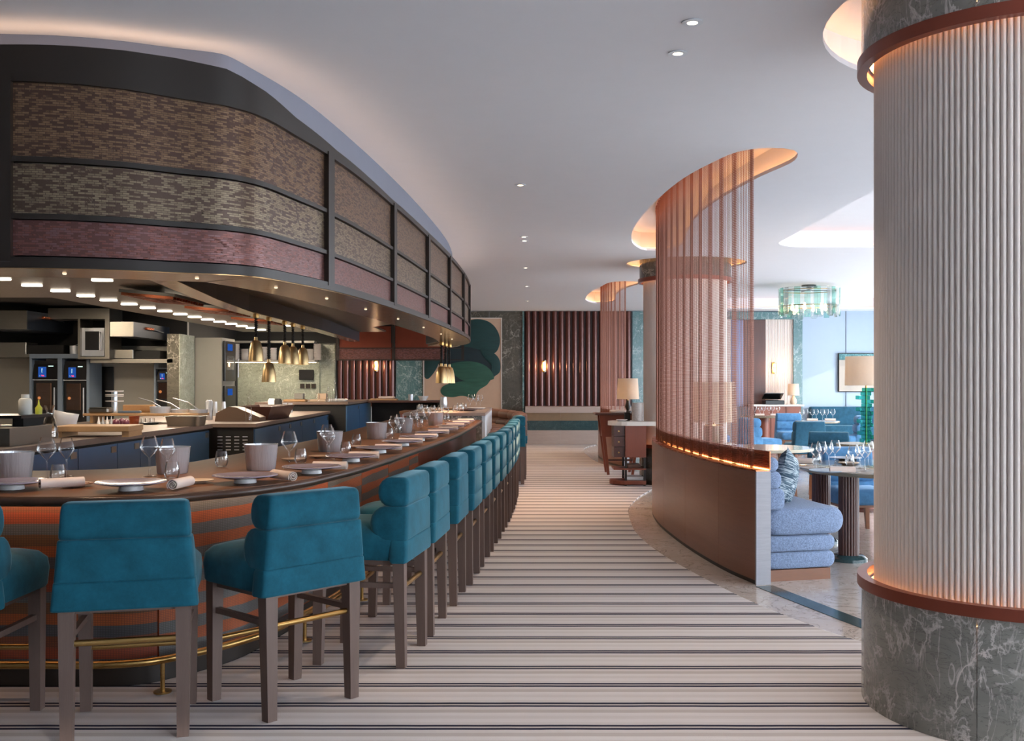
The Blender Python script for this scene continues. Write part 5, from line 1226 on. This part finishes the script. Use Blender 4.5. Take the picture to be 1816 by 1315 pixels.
# back counter and marble block
zc = 1.09
bb = thing('bread_tray', 'tray of wrapped bread on the dark back counter', 'tray', (-3.1, 22.6, zc)); MB().rbox(-0.3, 0.3, -0.14, 0.14, 0, 0.04, 0.01, 1).build('tray', M['blockwood'], bb); MB().rbox(-0.12, 0.24, -0.1, 0.1, 0.04, 0.09, 0.03, 2).build('bundle', M['napkin'], bb)
put(tag(MB().lathe([(0, 0), (0.055, 0), (0.06, 0.14), (0.054, 0.14), (0.05, 0.008), (0, 0.008)], 16).build('steel_beaker', M['steel'], None, 40), 'steel beaker on the dark back counter', 'beaker'), (-2.5, 22.55, zc))
put(tag(MB().lathe([(0, 0), (0.07, 0), (0.12, 0.1), (0.114, 0.1), (0.066, 0.01), (0, 0.01)], 20).build('china_bowl', M['china'], None, 40), 'white china bowl on the dark back counter', 'bowl'), (-2.23, 22.6, zc))
zm = 1.07
put(tag(MB().lathe([(0, 0), (0.05, 0), (0.062, 0.08), (0.05, 0.19), (0.045, 0.19), (0.05, 0.08), (0, 0.01)], 18).build('steel_jug', M['steel'], None, 40), 'steel jug on the marble service block', 'jug'), (-1.28, 16.3, zm))
for i, (x, y, r, m, lab) in enumerate(((-1.35, 15.2, 0.16, 'sand', 'sand platter'), (-0.85, 15.1, 0.17, 'darkwood', 'dark wooden platter'), (-1.1, 15.7, 0.15, 'blockwood', 'maple platter'), (-0.75, 16.0, 0.15, 'china', 'white platter'))):
    put(tag(MB().lathe([(0, 0), (r * 0.6, 0), (r, 0.02), (r, 0.028), (r * 0.6, 0.012), (0, 0.012)], 24).build('platter', M[m], None, 40), lab + ' on the marble service block', 'platter'), (x, y, zm))
GB = [(-1.5, 14.6), (-1.42, 14.75), (-1.3, 14.6), (-1.2, 14.7), (-0.98, 14.6), (-0.9, 14.75), (-1.55, 15.3), (-0.86, 16.5), (-0.76, 16.4), (-0.70, 16.55), (-1.02, 16.2), (-0.95, 16.35)]
GB = sorted([(x, y, i in (7, 8, 9)) for i, (x, y) in enumerate(GB)], key=lambda g: g[0] / g[1])
for i, (x, y, wn) in enumerate(GB):
    (wineL if wn else tumb).put((x, y, zm), 0, ('wine glass' if wn else 'clear tumbler') + ' on the marble service block, %s glass from the left' % ORD[i], 'glasses on the marble block')

# ------------------------------------------------------------------ host desk and cabinet by the distant column
cb = thing('host_cabinet', 'chestnut cabinet with rounded white stone top beside the distant column', 'cabinet', (1.56, 14.75, 0))
def dshape(x0, x1, y0, y1, n=10):
    r = (y1 - y0) / 2; return [(x1, y0), (x1, y1)] + [(x0 + r + r * 0.9 * math.cos(PI / 2 + PI * k / n), (y0 + y1) / 2 + r * math.sin(PI / 2 + PI * k / n)) for k in range(n + 1)]
MB().prism(dshape(-0.36, 0.34, -0.28, 0.28), 0.875, 0.935).build('stone_top', M['whitestone'], cb)
MB().box(-0.10, 0.20, -0.22, 0.22, 0.42, 0.875).build('cupboard', M['redwood'], cb)
for k in range(3):
    o = MB().box(-0.26, -0.105, -0.18, 0.2, 0.42 + k * 0.152, 0.566 + k * 0.152).build('drawer', M['darkwood'], cb)
    MB().cyl((-0.19, -0.205, 0.49 + k * 0.152), (-0.19, -0.18, 0.49 + k * 0.152), 0.012, n=10).build('knob', M['brass'], o)
for x, y in ((-0.09, -0.2), (0.18, -0.2), (-0.09, 0.2), (0.18, 0.2)): MB().bar((x, y, 0.0146), (x, y, 0.42), 0.03).build('leg', M['dark_metal'], cb)
MB().box(-0.26, 0.2, -0.22, 0.22, 0.24, 0.262).build('shelf', M['redwood'], cb); MB().prism(dshape(-0.33, 0.2, -0.22, 0.22), 0.03, 0.085).build('base', M['redwood'], cb)
for i, (z, w, lab) in enumerate(((0.085, 0.26, 'lower'), (0.262, 0.18, 'upper'))): put(tag(MB().rbox(-w / 2, w / 2, -0.12, 0.12, 0, 0.05, 0.006, 1).build('menu_folder', M['leather'] if i else M['china']), 'menu folder on the %s shelf of the chestnut cabinet' % lab, 'folder'), (1.6, 14.75, z + 0.001))
put(tag(MB().lathe([(0, 0), (0.085, 0), (0.088, 0.01), (0.086, 0.265), (0.08, 0.265), (0.08, 0.02), (0, 0.02)], 24).build('white_vase', marble('white_veined_vase', C(206, 200, 196), C(180, 174, 172), C(140, 132, 130), 3.0, 0.3), None, 40), 'white veined cylinder vase on the chestnut cabinet', 'vase'), (1.66, 14.7, 0.936))
put(tag(MB().rbox(-0.04, 0.04, -0.06, 0.06, 0, 0.12, 0.008, 1).build('dark_box', M['matte_black']), 'small dark box beside the white vase', 'box'), (1.52, 14.85, 0.936))
put(tag(MB().lathe([(0, 0), (0.05, 0), (0.085, 0.025), (0.08, 0.025), (0.045, 0.008), (0, 0.008)], 18).build('china_dish', M['china'], None, 40), 'little white dish on the chestnut cabinet', 'dish'), (1.42, 14.62, 0.936))
hd = thing('host_desk', 'dark wooden host desk with splayed legs behind the chestnut cabinet', 'desk', (1.55, 16.5, 0))
MB().rbox(-0.40, 0.45, -0.3, 0.3, 0.97, 1.0, 0.008, 1).build('desk_top', M['darkwood'], hd); MB().box(-0.28, 0.32, -0.2, 0.2, 0.62, 0.97).build('body', M['redwood'], hd)
for x, y in ((-0.3, -0.22), (0.32, -0.22), (-0.3, 0.22), (0.32, 0.22)): MB().bar((x, y, 0.97), (x * 0.62, y * 1.1, 0.0146), 0.065, 0.04).build('leg', M['redwood'], hd)
MB().bar((-0.2, -0.24, 0.25), (0.2, -0.24, 0.25), 0.03).build('stretcher', M['darkwood'], hd)
put(tag(MB().rbox(-0.13, 0.13, -0.1, 0.1, 0, 0.05, 0.02, 2).build('napkin_pile', M['napkin']), 'folded cream napkins on the host desk', 'napkins'), (1.52, 16.35, 1.001))
def lamp(name, label, loc, rb, rt, z0, z1, basebits, cord=True, light=8):
    t = thing(name, label, 'lamp', loc)
    MB().lathe([(rb, z0), (rt, z1), (rt - 0.006, z1), (rb - 0.006, z0), (rb, z0)], 32).build('lamp_shade', M['shade'], t, 40)
    MB().cyl((0, 0, 0.02), (0, 0, z0 + 0.06), 0.01, n=8).build('stem', M['brass'], t)
    MB().lathe([(0, z0 + 0.05), (0.035, z0 + 0.09), (0.02, z0 + 0.14), (0, z0 + 0.15)], 12).build('bulb', M['lamp'], t, 60)
    for prof, m in basebits: MB().lathe(prof, 20).build('base', M[m], t, 40)
    if light: point('table_lamp_light', (loc[0], loc[1], loc[2] + z0 + 0.12), light, WARM, 0.04)
    return t
lamp('table_lamp', 'cream shaded table lamp on the host desk', (1.72, 16.7, 1.0), 0.185, 0.165, 0.22, 0.56, [([(0, 0), (0.09, 0), (0.09, 0.02), (0.02, 0.03), (0.05, 0.1), (0.02, 0.2), (0, 0.2)], 'dark_metal')], light=6)
# lamp seen through the chain curtain on a round side table
stb = thing('side_table', 'round side table carrying a lamp behind the near chain curtain', 'side table', (2.44, 13.0, 0))
MB().lathe([(0, 0.69), (0.28, 0.69), (0.285, 0.705), (0.28, 0.72), (0, 0.72)], 32).build('top', M['whitestone'], stb, 40); MB().cyl((0, 0, 0.02), (0, 0, 0.69), 0.05, n=16).build('post', M['darkwood'], stb, 40); MB().lathe([(0, 0), (0.2, 0), (0.2, 0.02), (0, 0.03)], 24).build('foot', M['darkwood'], stb, 40)
lamp('table_lamp', 'table lamp with large cream drum shade behind the near chain curtain', (2.44, 13.0, 0.72), 0.285, 0.27, 0.27, 0.78, [([(0, 0), (0.12, 0), (0.125, 0.02), (0.125, 0.22), (0.1, 0.24), (0, 0.24)], 'olive')], light=5)

# ------------------------------------------------------------------ dining room
def make_dchair(vm, legm, kind=0):
    t = thing('dining_chair', 'chair', 'dining chair')
    MB().rbox(-0.27, 0.27, -0.2, 0.3, 0.30, 0.46, 0.055, 3).build('seat', vm, t, 50)
    roll_mesh(0.56, 0.55, rprof(-0.30, -0.12, 0.30, 0.50, 0.03, 0.07)).build('back_roll', vm, t, 55)
    roll_mesh(0.55, 0.53, rprof(-0.31, -0.13, 0.49, 0.68, 0.03, 0.07)).build('back_roll', vm, t, 55)
    roll_mesh(0.53, 0.50, rprof(-0.32, -0.15, 0.67, 0.84, 0.03, 0.07)).build('back_roll', vm, t, 55)
    roll_mesh(0.57, 0.50, rprof(-0.335, -0.29, 0.30, 0.825, 0.02, 0.02)).build('back_panel', vm, t, 55)
    for sx in (-1, 1):
        for y in (-0.24, 0.24): MB().bar((sx * 0.22, y, 0.31), (sx * 0.24, y * 1.05, 0.0), 0.05, 0.032).build('leg', legm, t)
    MB().box(-0.24, 0.24, -0.24, 0.26, 0.28, 0.302).build('seat_frame', legm, t)
    return t
dc = Proto(make_dchair(M['velvet_blue'], M['plinthwood'])); dd = Proto(make_dchair(M['velvet_dark'], M['plinthwood']))
for i, (pr, x, y, a, lab) in enumerate(((dd, 4.75, 17.2, 5, 'dark teal dining chair with its tall back to the view'), (dc, 4.40, 18.8, -70, 'blue dining chair showing its rolled back at the far left table'),
        (dc, 6.35, 19.9, 80, 'blue dining chair at the right of the distant round table'), (dd, 3.98, 13.2, 165, 'dark blue dining chair facing the view beyond the large table'), (dc, 3.75, 19.9, -20, 'pale blue dining chair behind the chain curtain'),
        (dc, 3.3, 10.1, 185, 'blue dining chair behind the large table'), (dd, 4.55, 8.7, 95, 'dark teal dining chair right of the large table'), (dc, 6.1, 15.2, 100, 'blue dining chair beside the green glass lamp'), (dc, 5.6, 21.2, 180, 'blue dining chair behind the distant round table'))):
    pr.put((x, y, 0), math.radians(a), lab, 'dining chairs')
def rtable(name, label, c, r, zt, m, leg, ry=None, feet=()):
    t = thing(name, label, 'dining table', (c[0], c[1], 0)); ry = ry or r
    el = lambda k, z: [(r * k * math.cos(2 * PI * q / 48), ry * k * math.sin(2 * PI * q / 48), z) for q in range(48)]
    MB().loft([el(0.985, zt - 0.035), el(1.0, zt - 0.02), el(1.0, zt - 0.004), el(0.992, zt)]).build('table_top', M[m], t, 40)
    if leg == 'flute':
        for fx, fy in feet:
            for k in range(20): 
                a = 2 * PI * k / 20; MB().cyl((fx + 0.072 * math.cos(a), fy + 0.072 * math.sin(a), 0.05), (fx + 0.072 * math.cos(a), fy + 0.072 * math.sin(a), zt - 0.036), 0.012, n=6).build('flute_rod', M['darkwood'], t, 60)
            MB().cyl((fx, fy, 0.05), (fx, fy, zt - 0.036), 0.07, n=16).build('pedestal_core', M['darkwood'], t, 40)
            MB().lathe([(0, 0), (0.15, 0), (0.15, 0.025), (0.12, 0.05), (0, 0.052)], 28, (fx, fy, 0)).build('pedestal_foot', M['inlay'], t, 40)
    elif leg == 'legs':
        for k in range(4): a = PI / 4 + PI / 2 * k; MB().bar((r * 0.75 * math.cos(a), ry * 0.75 * math.sin(a), 0), (r * 0.6 * math.cos(a), ry * 0.6 * math.sin(a), zt - 0.036), 0.035, 0.05).build('leg', M['plinthwood'], t)
    else:
        MB().cyl((0, 0, 0.02), (0, 0, zt - 0.036), 0.12, n=20).build('pedestal', M['redwood'], t, 40); MB().lathe([(0, 0), (0.24, 0), (0.24, 0.02), (0, 0.03)], 28).build('pedestal_foot', M['darkwood'], t, 40)
    return t
rtable('oval_table', 'large oval dining table on fluted dark pedestals beside the banquette', (3.28, 8.85), 0.86, 0.76, 'olive', 'flute', 0.88, ((-0.50, 0.62), (-0.545, -0.32), (0.5, 0.1)))
rtable('round_table', 'cream lacquered round table beyond the chain curtain', (2.86, 12.0), 0.56, 0.73, 'cream', 'legs')
rtable('round_table', 'distant round dining table set with glasses on a red pedestal', (5.68, 19.6), 0.42, 0.75, 'olive', 'ped')
rtable('round_table', 'far round dining table in front of the till sideboard', (5.35, 22.6), 0.5, 0.75, 'olive', 'ped')
rtable('round_table', 'small round table carrying the green glass lamp', (4.0, 11.9), 0.32, 0.78, 'olive', 'ped')
# settings on the large table
zt = 0.76
DG = [(1447, 833, wineL), (1457, 829, wineL), (1470, 828, wineS), (1481, 826, wineL), (1514, 838, wineL), (1525, 832, wineS), (1534, 836, wineL), (1540, 828, wineL)]
for i, (px, py, pr) in enumerate(DG):
    x, y, z = FL(px, py, zt); pr.put((x, y, zt), 0, 'stemmed wine glass on the large oval table, %s from the left' % ORD[i], 'wine glasses on the oval table')
for i, (px, py) in enumerate(((1448, 832 - 8), (1507, 826))): x, y, z = FL(px, py, zt); tumb.put((x, y, zt), 0, 'water tumbler on the large oval table, ' + ('left' if i == 0 else 'right') + ' one', 'tumblers on the oval table')
bpl = plain('pale_blue_glaze', C(168, 186, 206), 0.25)
for i, (px, py, r) in enumerate(((1425, 818, 0.15), (1468, 838, 0.15), (1500, 815, 0.15), (1505, 824, 0.09))):
    x, y, z = FL(px, py, zt); put(tag(MB().lathe([(0, 0), (r * 0.6, 0), (r, 0.015), (r, 0.019), (r * 0.6, 0.008), (0, 0.008)], 28).build('dinner_plate', bpl if r > 0.1 else M['sand'], None, 40), 'plate on the large oval table, %s from the left' % ORD[i], 'plate', 'plates on the oval table'), (x, y, zt))
for i, (px, py, a) in enumerate(((1420, 824, 1.35), (1494, 840, 1.45))):
    x, y, z = FL(px, py, zt); napkin.put((x, y, zt), a, 'rolled white napkin on the large oval table, ' + ('left' if i == 0 else 'right') + ' one', 'napkins on the oval table')
for j, (cx, cy, nm, n) in enumerate(((5.68, 19.6, 'distant round table', 7), (5.35, 22.5, 'far table before the till', 7))):
    for k in range(n):
        wineL.put((cx - 0.30 + 0.1 * k, cy + 0.08 * (k % 2), 0.75), 0, 'wine glass on the %s, %s from the left' % (nm, ORD[k]), 'wine glasses on the far tables')
    for k in range(2): napkin.put((cx - 0.16 + 0.34 * k, cy - 0.22, 0.75), 1.4, 'rolled napkin on the %s, ' % nm + ('left' if k == 0 else 'right') + ' one', 'napkins on the far tables')
# green glass lamp
gl = thing('glass_block_lamp', 'tall lamp of stacked emerald glass blocks with a white drum shade', 'lamp', (4.02, 11.9, 0.78))
MB().cyl((0, 0, 0.0), (0, 0, 0.72), 0.012, n=8).build('stem', M['brass'], gl)
for k in range(14):
    z = 0.01 + 0.046 * k; w = 0.05 + 0.025 * ((k * 7) % 3) / 2; dx = 0.025 * math.sin(k * 2.1); dy = 0.03 * math.cos(k * 1.7)
    MB().rbox(dx - w, dx + w * 0.8, dy - 0.06, dy + 0.06, z, z + 0.044, 0.004, 1).build('glass_block', M['emerald'], gl)
MB().lathe([(0.24, 0.68), (0.235, 1.02), (0.229, 1.02), (0.234, 0.68), (0.24, 0.68)], 40).build('lamp_shade', M['shade'], gl, 40)
point('table_lamp_light', (4.02, 11.9, 1.65), 12, (1.0, 0.9, 0.8), 0.05)  # added light inside the unlit lamp, only to brighten its shade
# till sideboard
sd = thing('sideboard', 'red sideboard with white top against the ivory fluted wall', 'sideboard', (6.15, 24.55, 0))
MB().box(-0.65, 0.56, -0.3, 0.3, 0.92, 0.96).build('top', M['whitestone'], sd); MB().box(-0.6, 0.5, -0.25, 0.28, 0.1, 0.92).build('carcass', M['redwood'], sd)
for k in range(3): o = MB().box(-0.58 + k * 0.36, -0.24 + k * 0.36, -0.27, -0.252, 0.14, 0.9).build('door', M['redwood'], sd); MB().cyl((-0.28 + k * 0.36, -0.285, 0.6), (-0.28 + k * 0.36, -0.27, 0.6), 0.014, n=8).build('knob', M['brass'], o)
for x in (-0.55, 0.45): MB().box(x, x + 0.05, -0.2, 0.2, 0, 0.1).build('foot', M['darkwood'], sd)
tl = thing('turntable', 'black turntable with its lid raised on the sideboard', 'turntable', (6.1, 24.5, 0.961))
MB().rbox(-0.3, 0.16, -0.2, 0.2, 0, 0.1, 0.01, 1).build('case', M['black'], tl); MB().cyl((-0.1, 0, 0.1), (-0.1, 0, 0.115), 0.15, n=28).build('platter', M['matte_black'], tl, 40)
mb = MB(); mb.loft([[(x, y, z) for y, z in ((0.18, 0.12), (-0.12, 0.26), (-0.12, 0.275), (0.2, 0.14))] for x in (-0.3, 0.16)]); mb.build('lid', M['black'], tl)
lamp('table_lamp', 'small cream shaded lamp with a shell base on the sideboard', (6.52, 24.5, 0.96), 0.145, 0.125, 0.22, 0.50, [([(0, 0), (0.06, 0), (0.085, 0.06), (0.07, 0.13), (0.03, 0.2), (0, 0.21)], 'sand')], light=10)
# wall picture, far cupboard and picture
pic = thing('teal_picture', 'square picture with a white field and teal border on the pale wall', 'picture', (8.28, 24.95, 0.4 + 0.86))
MB().box(-0.54, 0.54, -0.02, 0.03, 0, 0.95).build('frame', M['matte_black'], pic)
MB().box(-0.52, 0.52, -0.024, -0.02, 0.79, 0.935).build('teal_band', marble('teal_paint', C(40, 120, 120), C(20, 74, 84), C(170, 220, 216), 5.0, 0.4), pic); MB().box(-0.52, 0.52, -0.024, -0.02, 0.015, 0.785).build('white_field', M['shade'], pic)
bs = thing('wall_banquette', 'dark blue wall banquette below the pale wall', 'banquette', (8.0, 24.5, 0))
MB().rbox(-1.0, 1.4, -0.15, 0.4, 0.1, 0.45, 0.05, 2).build('seat', M['velvet_dark'], bs, 50); MB().rbox(-1.0, 1.4, 0.22, 0.45, 0.4, 0.90, 0.05, 2).build('backrest', M['velvet_dark'], bs, 50)

# ------------------------------------------------------------------ glass chandelier
ch = thing('glass_chandelier', 'round chandelier of aqua and clear glass plates under the ceiling', 'chandelier', (5.15, 18.3, 2.68))
zt_ = ZC - 2.68 - 0.001
MB().cyl((0, 0, 0.5), (0, 0, zt_), 0.05, n=16).build('stem', M['black'], ch); MB().lathe([(0, zt_ - 0.03), (0.13, zt_ - 0.03), (0.13, zt_), (0, zt_)], 24).build('ceiling_rose', M['black'], ch, 40)
for z in (0.18, 0.46): MB().lathe([(0.49, z), (0.50, z), (0.50, z + 0.015), (0.49, z + 0.015), (0.49, z)], 48).build('hoop', M['brass'], ch, 40)
MB().box(-0.49, 0.49, -0.012, 0.012, 0.465, 0.48).build('cross_bar', M['black'], ch); MB().box(-0.012, 0.012, -0.49, 0.49, 0.481, 0.496).build('cross_bar', M['black'], ch)
for k in range(28):
    a = 2 * PI * k / 28; R_ = 0.525 if k % 2 else 0.51
    mt = Matrix.Rotation(a, 4, 'Z'); mb = MB(); mb.rbox(R_, R_ + 0.014, -0.056, 0.056, 0.0 if k % 2 else 0.03, 0.51, 0.004, 1, mt); mb.build('glass_plate', M['aqua'] if k % 3 == 0 else M['aquaclear'], ch)
for k in range(6): a = 2 * PI * k / 6; MB().lathe([(0, 0.1), (0.03, 0.13), (0.02, 0.22), (0, 0.24)], 10, (0.3 * math.cos(a), 0.3 * math.sin(a), 0)).build('bulb', M['lamp'], ch, 60)

# ------------------------------------------------------------------ wall sconces and ceiling downlights
for i, (px, py, lab) in enumerate(((667, 649, 'left of the leaf painting'), (965, 650, 'over the stone bench wall'), (1374, 653, 'on the ivory fluted wall'))):
    x, y, z = W(px, py, 24.85)
    t = thing('wall_sconce', 'small amber glass wall sconce with two bulbs ' + lab, 'wall lamp', (x, 24.84 if i < 2 else 24.9, z - 0.15))
    MB().rbox(-0.05, 0.05, 0.02, 0.05, 0.02, 0.28, 0.005, 1).build('back_plate', M['brass'], t)
    MB().lathe([(0.055, 0.0), (0.055, 0.30)], 14, (0, -0.02, 0), PI * 0.95, PI * 2.05).build('amber_glass', thin_glass('amber_glass%d' % i, (1.0, 0.86, 0.6), 0.3), t, 60)
    for z_ in (0.08, 0.22): MB().lathe([(0, z_ - 0.04), (0.03, z_ - 0.02), (0.03, z_ + 0.02), (0, z_ + 0.04)], 12, (0, -0.02, 0)).build('bulb', M['lamp'], t, 60)
    point('sconce_light', (x, 24.72, z), 9, WARM, 0.05)
DL = [(1228, 39), (1202, 94), (923, 328), (929, 420), (930, 427), (932, 475), (934, 508), (936, 534)]
for i, (px, py) in enumerate(DL):
    t_ = (ZC - HC) / (CY - py); x, y = (px - CX) * t_, F * t_
    t = thing('ceiling_downlight', 'small round recessed ceiling downlight, %s from the front' % ORD[i], 'downlight', (x, y, ZC), 0, 'recessed downlights')
    MB().lathe([(0.050, -0.001), (0.052, -0.005), (0.027, -0.006), (0.025, 0.0)], 24).build('trim_ring', M['white'], t, 50)
    MB().lathe([(0.0, -0.003), (0.025, -0.003)], 20).build('lamp_disc', M['lamp'], t)
    spot('downlight', (x, y, ZC - 0.02), (170 if y > 12 else 110) if y > 8 else 60, (1.0, 0.64, 0.40) if y > 12 else (1.0, 0.80, 0.62), 1.5, 0.9, 0.03)
